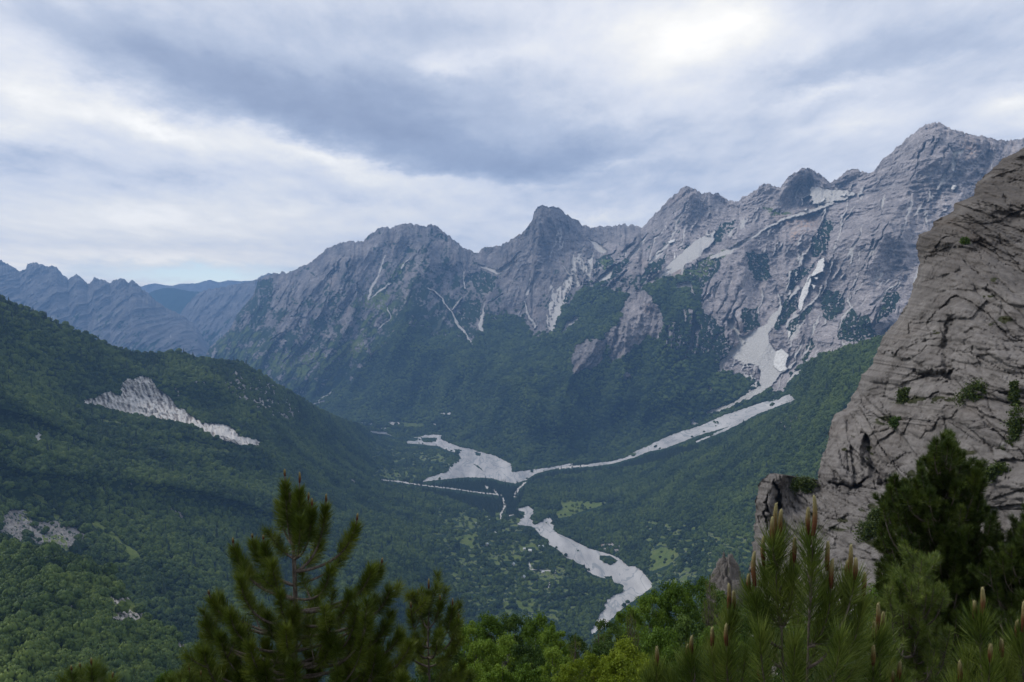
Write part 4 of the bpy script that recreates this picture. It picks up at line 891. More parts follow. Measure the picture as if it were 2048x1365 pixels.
def rock_blob(name, label, cx, cy, d, rx, rz, seed, mat=M['cliff'], n=90, pointy=0.0):
    u = np.linspace(0, 2 * math.pi, n, endpoint=False); v = np.linspace(0.02, math.pi - 0.02, n // 2)
    U, Vv = np.meshgrid(u, v)
    x = np.sin(Vv) * np.cos(U); y = np.sin(Vv) * np.sin(U); z = np.cos(Vv)
    f1, f2, idv = worley(x * 1.7 + seed, y * 1.7, z * 1.3)
    h1, h2, idw = worley(x * 5 + seed, y * 5, z * 3.6)
    r = 1 + (idv - 0.5) * 0.35 + (idw - 0.5) * 0.14 - 0.10 * (1 - sstep(0, 0.15, f2 - f1)) + fbm(x * 6 + seed, y * 6, z * 4, 4) * 0.12
    zz = z * rz * r; k = 1 - pointy * np.clip(z, 0, 1)
    V = np.stack([x * rx * r * k, y * rx * r * k, zz], -1)
    c = pt(cx, cy, d)
    V = V + c
    i = np.arange(V.shape[0] * n).reshape(V.shape[0], n)
    j = np.roll(i, -1, 1)
    f = np.stack([i[:-1], i[1:], j[1:], j[:-1]], -1).reshape(-1, 4)
    moss = sstep(0.1, 0.5, fbm(x * 3 + 4, y * 3, z * 3 + seed, 4)) * 0.6
    wa = np.stack([moss, 0.25 + 0 * moss, 0.2 + 0 * moss], -1)
    o = mesh_obj(name, V.reshape(-1, 3), [f], mat, attrs={'wa': wa.reshape(-1, 3)})
    return tag(o, label, 'rock')
rock_blob('rock_outcrop', 'small pale rock outcrop standing left of the cliff foot above the bright trees', 1455, 1188, 88, 2.1, 4.2, 3.0, pointy=0.35)
rock_blob('boulder', 'grey boulder half hidden among the broadleaf trees at the bottom', 998, 1325, 34, 0.45, 0.7, 11.0)

# ================================================================== forests (instanced crowns)
def crown_proto(name, kind, seed, mat):
    r = np.random.default_rng(seed)
    Vs = []; Fs = []; R = []; off = 0
    def add(V, F, rn):
        nonlocal off
        Vs.append(V); Fs.append(F + off); R.append(rn); off += len(V)
    if kind == 'broad':
        n = 46
        for k in range(n):
            a = r.uniform(0, 2 * math.pi); zc = r.uniform(-0.25, 1.0); rr = math.sqrt(max(0.05, 1 - zc * zc)) * r.uniform(0.5, 0.85)
            c = np.array([math.cos(a) * rr, math.sin(a) * rr, 0.62 + zc * 0.58]); sz = r.uniform(0.20, 0.36)
            # a small lumpy puff: low-res sphere pushed by random
            u = np.linspace(0, 2 * math.pi, 7)[:-1]; vv = np.array([0.25, 1.1, 1.9, 2.7])
            U, W = np.meshgrid(u, vv)
            p = np.stack([np.sin(W) * np.cos(U), np.sin(W) * np.sin(U), np.cos(W) * 0.8], -1) * sz
            p = p * (1 + r.uniform(-0.25, 0.30, p.shape[:2]))[..., None] + c
            i = np.arange(24).reshape(4, 6); j = np.roll(i, -1, 1)
            F = np.stack([i[:-1], i[1:], j[1:], j[:-1]], -1).reshape(-1, 4)
            add(p.reshape(-1, 3), F, np.full(24, r.random()))
        # leaf sprays
        m = 160
        a = r.uniform(0, 2 * math.pi, m); zc = r.uniform(-0.35, 1.05, m); rr = np.sqrt(np.clip(1 - zc * zc, 0.03, 1)) * r.uniform(0.8, 1.12, m)
        c = np.stack([np.cos(a) * rr, np.sin(a) * rr, 0.62 + zc * 0.64], -1)
        d1 = r.normal(size=(m, 3)) * 0.07; d2 = r.normal(size=(m, 3)) * 0.07
        V = np.stack([c - d1, c - d2, c + d1, c + d2], 1).reshape(-1, 3)
        add(V, np.arange(4 * m).reshape(-1, 4), np.repeat(r.random(m), 4))
    else:
        n = 9
        for k in range(n):
            z0 = 0.15 + 1.75 * k / n; rad = 0.50 * (1 - k / n) ** 0.8 + 0.05; u = np.linspace(0, 2 * math.pi, 11)[:-1]
            ro = rad * r.uniform(0.75, 1.15, 10)
            ring = np.stack([np.cos(u) * ro, np.sin(u) * ro, np.full(10, z0) + r.uniform(-0.06, 0.03, 10)], -1)
            top = np.array([[0, 0, z0 + 0.42]])
            V = np.concatenate([ring, top]); i = np.arange(10)
            F = np.stack([i, (i + 1) % 10, np.full(10, 10), np.full(10, 10)], -1)[:, :3]
            F4 = np.concatenate([F, F[:, 2:]], 1)
            add(V, np.concatenate([F, F[:, :1]], 1)[:, :4] if False else np.stack([F[:, 0], F[:, 1], F[:, 2], F[:, 2]], -1), np.full(11, r.random()))
    V = np.concatenate(Vs); F = np.concatenate(Fs)
    if kind != 'broad':
        return raw_mesh(name, V, [F[:, :3]], mat, False, {'rnd': np.concatenate(R)})
    return raw_mesh(name, V, [F], mat, True, {'rnd': np.concatenate(R)})

CR = [crown_proto('broad_crown', 'broad', 10 + i, M['crown']) for i in range(4)]
CO = [crown_proto('conifer_crown', 'con', 30 + i, M['conifer']) for i in range(2)]
hidden = bpy.data.collections.new('crown_sources')
def src(me, i):
    o = bpy.data.objects.new(me.name, me); hidden.objects.link(o); return o
CRO = [src(m_, i) for i, m_ in enumerate(CR)]; COO = [src(m_, i) for i, m_ in enumerate(CO)]

def scatter_group(protos):
    g = bpy.data.node_groups.new('scatter_crowns', 'GeometryNodeTree')
    g.interface.new_socket('Geometry', in_out='INPUT', socket_type='NodeSocketGeometry')
    g.interface.new_socket('Geometry', in_out='OUTPUT', socket_type='NodeSocketGeometry')
    N = g.nodes.new; Lk = g.links.new
    gi = N('NodeGroupInput'); go = N('NodeGroupOutput')
    mp = N('GeometryNodeMeshToPoints'); Lk(gi.outputs[0], mp.inputs[0])
    ip = N('GeometryNodeInstanceOnPoints'); Lk(mp.outputs[0], ip.inputs['Points'])
    gti = N('GeometryNodeGeometryToInstance')
    for p in protos:
        oi = N('GeometryNodeObjectInfo'); oi.inputs['Object'].default_value = p
        Lk(oi.outputs['Geometry'], gti.inputs[0])
    Lk(gti.outputs[0], ip.inputs['Instance'])
    ip.inputs['Pick Instance'].default_value = True
    def na(name, typ='FLOAT'):
        n = N('GeometryNodeInputNamedAttribute'); n.data_type = typ; n.inputs['Name'].default_value = name
        return n.outputs['Attribute']
    Lk(na('pick', 'INT'), ip.inputs['Instance Index'])
    cx = N('ShaderNodeCombineXYZ'); Lk(na('rz'), cx.inputs[2]); Lk(cx.outputs[0], ip.inputs['Rotation'])
    cs = N('ShaderNodeCombineXYZ'); Lk(na('sx'), cs.inputs[0]); Lk(na('sx'), cs.inputs[1]); Lk(na('sz'), cs.inputs[2]); Lk(cs.outputs[0], ip.inputs['Scale'])
    Lk(ip.outputs[0], go.inputs[0])
    return g

GB = scatter_group(CRO); GC = scatter_group(COO)
def forest_obj(name, label, pts, size, tall, group, npick, seed):
    r = np.random.default_rng(seed); n = len(pts)
    me = bpy.data.meshes.new(name); me.vertices.add(n)
    pts = pts.copy(); s = size * np.clip(r.lognormal(-0.05, 0.32, n), 0.45, 2.0)
    pts[:, 2] -= 0.12 * s
    me.vertices.foreach_set('co', pts.astype(F32).ravel())
    for nm, arr in (('rz', r.uniform(0, 6.28, n)), ('sx', s), ('sz', s * tall * r.uniform(0.85, 1.2, n))):
        a = me.attributes.new(nm, 'FLOAT', 'POINT'); a.data.foreach_set('value', arr.astype(F32))
    a = me.attributes.new('pick', 'INT', 'POINT'); a.data.foreach_set('value', r.integers(0, npick, n).astype(np.int32))
    o = link(bpy.data.objects.new(name, me))
    md = o.modifiers.new('scatter', 'NODES'); md.node_group = group
    print(name, n)
    return tag(o, label, 'forest', kind='stuff')

pb = sample_trees(NP_, NDENS > 0, 7.4, seed=5, dens=NDENS * (1 - NCON))
lim = pb[:, 1] > 0
forest_obj('forest', 'dense green broadleaf forest covering both valley sides', pb[lim], 4.6, 1.25, GB, 4, 1)
pd = sample_trees(NP_, NDENS > 0, 33.0, seed=15, dens=NDENS * 0.7)
forest_obj('conifer_forest', 'scattered dark conifers standing among the broadleaf forest', pd, 5.2, 1.45, GC, 2, 12)
pc = sample_trees(NP_, NCON > 0.3, 6.2, seed=6, dens=NDENS * NCON * 1.0)
forest_obj('conifer_forest', 'dark conifer belt beside the pale river gravel in the valley bottom', pc, 4.2, 1.25, GC, 2, 2)
pf = sample_trees(FARP, FARK, 11.5, dmax=7200, seed=7)
forest_obj('forest', 'blue-green forest at the foot of the limestone range', pf, 6.8, 1.15, GB, 4, 3)
ps = sample_trees(SPP, SPD > 0, 5.9, seed=8, dens=SPD)
# the nearest ones are single trees, the rest one mass
r_ = (ps[:, 1] < 800)
order = np.argsort(ps[:, 1] + 2000 * (np.abs(ps[:, 0] / ps[:, 1] * FOC + 1024 - 200) > 260))
near_i = order[:230]; mask = np.ones(len(ps), bool); mask[near_i] = False
forest_obj('forest', 'denser woodland on the near left spur', ps[mask], 4.1, 1.35, GB, 4, 4)
rr = np.random.default_rng(44)
hero = [crown_proto('crown', 'broad', 60 + i, M['crown']) for i in range(4)]
for k, i in enumerate(near_i):
    o = link(bpy.data.objects.new('tree', hero[k % 4])); s_ = 4.2 * rr.uniform(0.7, 1.25)
    o.location = ps[i]; o.rotation_euler = (0, 0, rr.uniform(0, 6.28)); o.scale = (s_, s_, s_ * 1.3)
    tag(o, 'rounded green broadleaf tree in the wood on the lowest part of the left spur', 'tree', 'trees on the near left spur')
print('forests', time.time() - T0)

# ================================================================== tubes, needles, pines
def tube(pts, rad, seg=7, closed=True):
    pts = np.asarray(pts, float); rad = np.asarray(rad, float); n = len(pts)
    T = np.gradient(pts, axis=0); T /= np.linalg.norm(T, axis=1)[:, None] + 1e-12
    ref = np.array([0.31, 0.11, 0.94]) if abs(T[0][2]) < 0.8 else np.array([1.0, 0.1, 0.0])
    N = np.cross(T, ref); N /= np.linalg.norm(N, axis=1)[:, None] + 1e-12; B = np.cross(T, N)
    a = np.linspace(0, 2 * math.pi, seg, endpoint=False)
    V = pts[:, None] + rad[:, None, None] * (np.cos(a)[None, :, None] * N[:, None] + np.sin(a)[None, :, None] * B[:, None])
    i = np.arange(n * seg).reshape(n, seg); j = np.roll(i, -1, 1)
    F = np.stack([i[:-1], j[:-1], j[1:], i[1:]], -1).reshape(-1, 4)
    return V.reshape(-1, 3), F

class Acc:
    def __init__(self): self.V = []; self.F = {}; self.R = []; self.off = 0
    def add(self, V, *Fs, rnd=0.5):
        for F in Fs: self.F.setdefault(F.shape[1], []).append(F + self.off)
        self.V.append(V); self.off += len(V)
        self.R.append(np.broadcast_to(np.asarray(rnd, float), (len(V),)))
    def build(self, name, mat, parent, smooth=True, attr='rnd'):
        if not self.V: return None
        return mesh_obj(name, np.concatenate(self.V), [np.concatenate(f) for f in self.F.values()], mat, parent, smooth, {attr: np.concatenate(self.R)})

def curve(p0, p1, p2, n=10):
    t = np.linspace(0, 1, n)[:, None]
    return (1 - t) ** 2 * p0 + 2 * t * (1 - t) * p1 + t * t * p2

def needles(acc, path, n, L, wid, r, a0=62, a1=22, up=0.0):
    """needle brush along path (base -> tip)"""
    path = np.asarray(path); seg = np.linalg.norm(np.diff(path, axis=0), axis=1); cum = np.concatenate([[0], np.cumsum(seg)]); tot = cum[-1]
    t = np.sqrt(r.random(n)) if False else r.random(n) ** 0.8
    q = np.stack([np.interp(t * tot, cum, path[:, k]) for k in range(3)], -1)
    e = 0.03
    q2 = np.stack([np.interp(np.clip(t + e, 0, 1) * tot, cum, path[:, k]) for k in range(3)], -1)
    q1 = np.stack([np.interp(np.clip(t - e, 0, 1) * tot, cum, path[:, k]) for k in range(3)], -1)
    T = q2 - q1; T /= np.linalg.norm(T, axis=1)[:, None] + 1e-12
    v = r.normal(size=(n, 3)); N = np.cross(T, v); N /= np.linalg.norm(N, axis=1)[:, None] + 1e-12
    ang = np.radians(a0 + (a1 - a0) * t ** 1.5 + r.normal(0, 9, n))
    d = np.cos(ang)[:, None] * T + np.sin(ang)[:, None] * N
    d[:, 2] += up; d /= np.linalg.norm(d, axis=1)[:, None]
    ln = L * r.uniform(0.75, 1.1, n)[:, None]
    w = np.cross(d, r.normal(size=(n, 3))); w /= np.linalg.norm(w, axis=1)[:, None]; w *= wid / 2
    # slight bend towards the shoot direction
    m = q + d * ln * 0.5; tip = q + d * ln + T * ln * 0.12
    V = np.stack([q - w * 0.8, q + w * 0.8, m - w, m + w, tip], 1).reshape(-1, 3)
    i = np.arange(n)[:, None] * 5
    acc.add(V, i + np.array([[0, 1, 3, 2]]), i + np.array([[2, 3, 4]]), rnd=np.repeat(np.clip(r.normal(0.5, 0.25, n), 0, 1), 5))

def candle(parent, base, tip, rad, r, name='candle'):
    base = np.asarray(base); tip = np.asarray(tip); L = np.linalg.norm(tip - base); n = 26; t = np.linspace(0, 1, n)
    d = (tip - base) / L; side = np.cross(d, [0.2, 1, 0.1]); side /= np.linalg.norm(side)
    pts = base + np.outer(t, tip - base) + np.outer(np.sin(t * math.pi) * L * r.uniform(-0.05, 0.05), side)
    prof = rad * (0.70 + 0.30 * np.sin(np.clip(t * 1.1, 0, 1) * math.pi)) * np.where(t > 0.86, np.sqrt(np.clip(1 - ((t - 0.86) / 0.145) ** 2, 0.02, 1)), 1)
    V, F = tube(pts, prof, 10)
    V = V.reshape(n, 10, 3); ctr = pts[:, None]
    sc = 1 + 0.16 * np.where((np.arange(n)[:, None] + np.arange(10)[None]) % 2 == 0, 1, -1) * r.uniform(0.4, 1.2, (n, 10))
    V = ctr + (V - ctr) * sc[..., None]
    # scale hairs
    m = 90; tt_ = r.random(m); k = (tt_ * (n - 1)).astype(int); a = r.normal(size=(m, 3)); N = np.cross(d, a); N /= np.linalg.norm(N, axis=1)[:, None]
    b0 = pts[k] + N * prof[k][:, None] * 0.9; b1 = b0 + N * rad * 0.42 + d * rad * 1.2; w = np.cross(N, d) * rad * 0.14
    HV = np.stack([b0 - w, b0 + w, b1], 1).reshape(-1, 3)
    VV = np.concatenate([V.reshape(-1, 3), HV]); HF = np.arange(3 * m).reshape(-1, 3) + n * 10
    cap = np.array([[ (n - 1) * 10 + i for i in range(10)]])
    att = np.concatenate([np.repeat(t, 10), np.repeat(tt_, 3)])
    return mesh_obj(name, VV, [F, HF, cap], M['candle'], parent, True, {'tt': att})

def to_local(root, arr): return arr - np.array(root.location)

def build_pine(name, label, base_px, d, trunk, shoots, nl=0.10, nw=0.0016, n_need=260, trunk_r=0.05, needle_mat='needle', blen=0.5, fill=0, fill_poly=None, depth=0.9, seed=1, candle_r=0.007, cat='pine tree', side_twigs=2, group=None, sub_need=0.7, ground_z=None, a0=74, a1=34, min_y=None):
    """trunk: [(px, py)] bottom->top at distance d; shoots: [(tip_px, tip_py, brush_px, candle_px, dd, base_py)]"""
    r = np.random.default_rng(seed)
    tp = [pt(x, y, d) for x, y in trunk]
    foot = tp[0].copy(); foot[2] = -1.9 - 0.52 * d - 0.0008 * d * d - 0.9 * min(d / 25, 1) - 0.4
    root = empty(name, tuple(foot)); tag(root, label, cat, group)
    L = lambda a: np.asarray(a) - foot
    path = np.array([foot] + tp); seg = np.concatenate([[0], np.cumsum(np.linalg.norm(np.diff(path, axis=0), axis=1))])
    tt_ = np.linspace(0, seg[-1], 40); cp = np.stack([np.interp(tt_, seg, path[:, k]) for k in range(3)], -1)
    cp = cp + np.stack([fbm(tt_ * 1.3, 0.1, seed, 3) * 0.03, fbm(tt_ * 1.3, 5.1, seed, 3) * 0.03, 0 * tt_], -1) * (d / 7) * sstep(0, 0.5, tt_)[:, None]
    rad = trunk_r * (1 - 0.80 * (tt_ / seg[-1]) ** 0.9) * (1 + 0.06 * r.normal(size=40))
    V, F = tube(L(cp), rad, 10); acc = Acc(); acc.add(V, F)
    acc.build('trunk', M['bark'], root)
    S = d / FOC
    NA = Acc(); twig = Acc()
    allsh = list(shoots)
    if fill and fill_poly is not None:
        fp = np.array(fill_poly, float); k = 0; x0, y0 = fp.min(0); x1, y1 = fp.max(0)
        while k < fill:
            x = r.uniform(x0, x1); y = r.uniform(y0, y1)
            if inpoly(np.array([x]), np.array([y]), fill_poly)[0]:
                allsh.append((x, y, r.uniform(0.6, 1.1) * blen / S * 0.8, 0, r.uniform(-1, 1) * depth, None)); k += 1
    nb = 0
    top_y = trunk[-1][1]; bot_y = trunk[0][1]
    for si, (tx, ty, bp, cpx, dd, by) in enumerate(allsh):
        tip = pt(tx, ty, d + dd)
        tip_needle = tip.copy()
        if by is None:
            off = abs(tx - np.interp(-ty, [-p[1] for p in trunk], [p[0] for p in trunk]))
            by = min(bot_y + 260, ty + 40 + off * r.uniform(0.35, 0.75))
        # attach point on trunk
        bx = np.interp(-by, [-p[1] for p in trunk], [p[0] for p in trunk])
        zt = pt(bx, by, d)[2]; k = int(np.argmin(np.abs(cp[:, 2] - zt))); a = cp[k]
        if np.linalg.norm(a - tip) < 0.02 * d: a = cp[max(0, k - 4)]
        mid = a * 0.45 + tip * 0.55; mid[2] = a[2] + (tip[2] - a[2]) * 0.12
        mid[0] = a[0] + (tip[0] - a[0]) * 0.88; mid[1] = a[1] + (tip[1] - a[1]) * 0.88
        cv = curve(a, mid, tip, 16)
        ln = np.linalg.norm(np.diff(cv, axis=0), axis=1).sum()
        br = min(trunk_r * 0.42, 0.006 + 0.011 * ln) * (1 if cpx or nb < 60 else 0.7)
        rr_ = br * np.linspace(1, 0.35, 16)
        V, F = tube(L(cv), rr_, 7)
        if nb < 90 and ln > 0.08 * d / 7:
            ac = Acc(); ac.add(V, F); ac.build('branch', M['bark'], root); nb += 1
        else:
            twig.add(V, F)
        bl = min(bp * S, ln)
        cum = np.concatenate([[0], np.cumsum(np.linalg.norm(np.diff(cv, axis=0), axis=1))])
        sel = np.linspace(cum[-1] - bl, cum[-1], 12); bpth = np.stack([np.interp(sel, cum, cv[:, q]) for q in range(3)], -1)
        nn = int(n_need * bl / blen) + 20
        if cpx: bpth = bpth[:10]
        needles(NA, L(bpth), nn, nl, nw, r, a0, a1)
        # side twigs around the brush base
        for w in range(0 if (cpx and side_twigs < 2) else side_twigs):
            f = r.uniform(0.30, 0.92); c0 = np.array([np.interp(cum[-1] * f, cum, cv[:, q]) for q in range(3)])
            dirn = np.array([r.normal() * 0.5 + (tx - bx) * 0.002, r.normal() * 0.6, r.uniform(0.6, 1.2)]); dirn /= np.linalg.norm(dirn)
            lw = blen * r.uniform(0.45, 0.9); e = c0 + dirn * lw; mm = c0 * 0.5 + e * 0.5 - np.array([0, 0, lw * 0.12])
            c2_ = curve(c0, mm, e, 8); V, F = tube(L(c2_), np.linspace(br * 0.55, 0.002, 8), 5); twig.add(V, F)
            needles(NA, L(c2_[2:]), int(n_need * sub_need * lw / blen), nl * 0.95, nw, r, a0, a1)
        if cpx:
            dn = cv[-1] - cv[-3]; dn /= np.linalg.norm(dn); dn = dn * 0.35 + np.array([0, 0, 0.65]); dn /= np.linalg.norm(dn)
            b0 = L(tip) - dn * 0.004
            candle(root, b0, b0 + dn * cpx * S, candle_r, r)
    NA.build('needles', M[needle_mat], root, True)
    tw = twig.build('twigs', M['bark'], root)
    if tw: tw['kind'] = 'stuff'
    return root

# ---- large pine left of centre (about 7 m away)
A_sh = [(570, 952, 110, 14, 0.0, 1090), (599, 965, 120, 22, -0.1, 1090), (590, 1000, 90, 0, 0.15, 1080), (617, 1000, 90, 16, 0.05, 1110), (624, 1010, 80, 14, -0.15, 1110), (652, 1003, 90, 16, 0.1, 1150),
        (714, 1040, 85, 14, 0.0, 1140), (764, 1125, 90, 10, 0.05, 1230), (742, 1140, 80, 0, -0.2, 1220), (466, 1085, 90, 10, 0.0, 1190), (505, 1075, 80, 8, 0.15, 1170), (527, 1078, 85, 8, -0.1, 1160), (554, 1080, 50, 0, 0.2, 1120),
        (418, 1188, 90, 8, 0.0, 1270), (440, 1200, 90, 0, 0.2, 1280), (600, 1040, 80, 0, -0.25, 1120), (560, 1010, 60, 0, 0.2, 1090), (690, 1100, 60, 0, 0.25, 1160), (660, 1140, 70, 0, -0.3, 1200), (640, 1090, 60, 0, 0.3, 1150),
        (545, 1130, 70, 0, -0.3, 1190), (500, 1140, 80, 0, 0.3, 1210), (480, 1160, 70, 0, -0.3, 1240), (640, 1190, 70, 0, 0.35, 1250), (700, 1190, 80, 0, -0.35, 1260), (750, 1200, 80, 0, 0.2, 1290), (780, 1180, 60, 0, 0, 1280),
        (410, 1250, 70, 0, 0.1, 1320), (460, 1230, 80, 0, -0.3, 1300), (520, 1220, 70, 0, 0.3, 1280), (560, 1190, 60, 0, -0.35, 1240), (770, 1250, 80, 0, -0.1, 1340), (720, 1260, 80, 0, 0.35, 1330), (800, 1270, 70, 0, 0.1, 1360),
        (400, 1300, 80, 0, -0.2, 1380), (450, 1310, 80, 0, 0.3, 1380), (500, 1290, 80, 0, -0.4, 1350), (660, 1280, 80, 0, -0.4, 1340), (620, 1250, 60, 0, 0.4, 1310), (820, 1290, 70, 0, 0.2, 1400), (640, 1330, 80, 0, 0.4, 1400), (700, 1330, 80, 0, -0.3, 1400),
        (760, 1320, 80, 0, 0.3, 1420), (540, 1330, 80, 0, 0.35, 1400), (480, 1350, 80, 0, -0.2, 1430), (390, 1340, 70, 0, 0.15, 1440), (590, 1330, 60, 0, -0.4, 1390)]
build_pine('pine_tree', 'large dark pine with upturned bushy shoots standing left of centre', None, 7.0, [(588, 1420), (590, 1250), (588, 1110), (582, 1030), (580, 985)], A_sh, n_need=950, trunk_r=0.058, blen=0.40, seed=11, nw=0.0032, nl=0.105, side_twigs=1, sub_need=0.5, fill=36, fill_poly=[(410, 1230), (780, 1210), (820, 1370), (380, 1370)], depth=0.5, candle_r=0.0095, needle_mat='needle_dark')
B_sh = [(858, 1178, 60, 22, 0.0, 1250), (836, 1190, 50, 12, 0.1, 1260), (822, 1215, 50, 12, -0.1, 1290), (880, 1200, 50, 10, 0.1, 1260), (905, 1210, 55, 14, -0.05, 1290), (916, 1240, 50, 14, 0.1, 1310), (850, 1250, 50, 0, 0.25, 1300), (875, 1270, 50, 0, -0.25, 1310),
        (910, 1290, 60, 0, 0.1, 1340), (830, 1270, 50, 0, -0.2, 1320), (800, 1275, 60, 0, 0.1, 1340), (925, 1330, 60, 0, -0.1, 1390), (840, 1320, 60, 0, 0.3, 1360), (890, 1340, 60, 0, 0.3, 1390), (800, 1330, 60, 0, -0.2, 1390), (940, 1350, 50, 0, 0.2, 1420)]
build_pine('pine_tree', 'small slender pine just right of the large pine', None, 8.0, [(858, 1420), (859, 1300), (858, 1200)], B_sh, n_need=750, trunk_r=0.030, blen=0.34, seed=12, nw=0.0032, nl=0.10, side_twigs=2, sub_need=0.5, candle_r=0.009, needle_mat='needle_dark')
# pine tips at the bottom left corner
build_pine('pine_tree', 'pine top poking up in the bottom left corner', None, 6.0, [(190, 1460), (188, 1400), (182, 1345)], [(183, 1328, 60, 14, 0, 1400), (160, 1335, 60, 10, 0.1, 1410), (143, 1340, 60, 10, -0.1, 1420), (225, 1355, 50, 12, 0, 1420), (205, 1345, 50, 0, 0.2, 1410), (125, 1360, 50, 0, 0, 1430)], n_need=800, trunk_r=0.02, blen=0.28, seed=13, nw=0.0022, nl=0.09, side_twigs=1)
build_pine('pine_tree', 'low pine tip between the corner pine and the large pine', None, 6.5, [(385, 1460), (382, 1400), (380, 1350)], [(379, 1340, 60, 16, 0, 1400), (360, 1352, 50, 0, 0.1, 1410), (402, 1350, 50, 10, 0, 1410), (340, 1358, 50, 0, 0, 1420)], n_need=800, trunk_r=0.02, blen=0.28, seed=14, nw=0.0022, nl=0.09, side_twigs=1)

# ---- close pines with candles on the right (2.6 - 3.2 m away)
def close(label, d, trunk, sh, seed, mat='needle', tr_=0.014, nn=430):
    build_pine('young_pine', label, None, d, trunk, sh, n_need=nn, trunk_r=tr_, blen=0.30, seed=seed, nw=0.0022, nl=0.098, side_twigs=0, candle_r=0.0080, cat='pine tree', needle_mat=mat, a0=52, a1=22, ground_z=-1.6)
close('close pine with a cluster of four candles before the cliff pillar', 3.0, [(1572, 1460), (1566, 1300), (1560, 1150), (1553, 1090)],
      [(1552, 1072, 240, 70, 0.0, 1250), (1562, 1070, 60, 56, 0.02, 1150), (1545, 1080, 60, 50, -0.03, 1150), (1528, 1130, 170, 62, 0.05, 1270), (1588, 1125, 150, 54, -0.03, 1260), (1581, 1140, 60, 40, 0.03, 1230), (1510, 1170, 180, 72, 0.0, 1330), (1499, 1180, 60, 36, 0.03, 1300), (1600, 1200, 160, 0, 0.12, 1340), (1540, 1230, 150, 0, 0.15, 1350), (1520, 1270, 150, 0, -0.1, 1400), (1590, 1290, 150, 0, -0.15, 1400)], 21)
close('close pine stem with the tallest tan candle in front of the cliff pillar, right stem', 2.9, [(1612, 1460), (1618, 1300), (1622, 1150), (1625, 1080)],
      [(1626, 1070, 260, 84, 0.0, 1250), (1616, 1068, 60, 58, 0.03, 1150), (1654, 1140, 170, 62, 0.03, 1280), (1663, 1175, 150, 62, 0.0, 1300), (1698, 1160, 170, 76, 0.02, 1330), (1709, 1158, 60, 46, -0.03, 1280), (1694, 1160, 60, 44, 0.04, 1280), (1727, 1190, 170, 50, 0.0, 1370), (1640, 1250, 150, 0, 0.15, 1350), (1680, 1280, 150, 0, -0.12, 1400), (1600, 1330, 140, 0, 0.1, 1430), (1720, 1290, 140, 0, 0.1, 1440), (1650, 1340, 120, 0, 0.2, 1440)], 22)
close('close pine shoot with paired candles left of the double pine', 3.2, [(1462, 1460), (1460, 1340), (1458, 1240)],
      [(1457, 1215, 190, 52, 0, 1350), (1466, 1222, 60, 44, 0.02, 1290), (1453, 1290, 120, 46, -0.08, 1390), (1424, 1290, 110, 38, 0, 1400), (1440, 1300, 100, 0, 0.1, 1400), (1490, 1310, 100, 0, 0.1, 1400)], 23)
close('low close pine shoot with short candles, second from the left', 3.3, [(1392, 1470), (1388, 1400), (1385, 1330)],
      [(1384, 1306, 120, 38, 0, 1400), (1376, 1312, 50, 26, 0.02, 1370), (1365, 1345, 80, 0, 0.05, 1420), (1410, 1345, 80, 0, 0.05, 1430), (1345, 1370, 60, 0, 0.05, 1440)], 24)
close('leftmost low pine shoot with one candle above the bright leaves', 3.4, [(1318, 1470), (1316, 1400), (1314, 1345)],
      [(1313, 1330, 100, 40, 0, 1400), (1330, 1355, 60, 0, 0, 1420), (1298, 1358, 60, 0, 0, 1420)], 25)
close('close pine shoot with three candles below the large dark pine', 3.1, [(1760, 1460), (1757, 1350), (1755, 1280)],
      [(1755, 1258, 170, 56, 0, 1360), (1766, 1262, 60, 42, 0.03, 1320), (1748, 1275, 60, 36, -0.02, 1330), (1746, 1330, 90, 44, -0.08, 1410), (1798, 1362, 80, 44, 0, 1430), (1785, 1370, 60, 30, 0, 1430), (1780, 1310, 100, 0, 0.08, 1400), (1725, 1330, 100, 0, 0.08, 1400)], 26)
close('low close pine tips with candles beside the double pine', 3.0, [(1684, 1470), (1682, 1400), (1680, 1350)],
      [(1678, 1350, 100, 48, 0, 1430), (1688, 1362, 60, 40, 0, 1430), (1660, 1370, 60, 0, 0, 1440), (1521, 1362, 70, 36, 0.05, 1450)], 27)
close('close pine shoot with a thick candle near the right edge', 2.9, [(1968, 1460), (1966, 1340), (1964, 1260)],
      [(1963, 1228, 200, 58, 0, 1350), (1948, 1235, 60, 38, 0.02, 1300), (1980, 1322, 90, 38, -0.05, 1400), (1920, 1365, 80, 48, 0, 1440), (1935, 1320, 100, 0, 0.08, 1400), (1995, 1310, 100, 0, 0.08, 1400), (1910, 1380, 60, 0, 0, 1450)], 28)
close('close pine shoot cut by the right edge', 2.9, [(2050, 1460), (2050, 1360), (2048, 1290)],
      [(2046, 1262, 170, 64, 0, 1350), (2034, 1272, 60, 34, 0.02, 1320), (2003, 1312, 110, 38, 0, 1400), (2025, 1330, 100, 0, 0.08, 1400), (2070, 1310, 100, 30, 0.05, 1400)], 29)

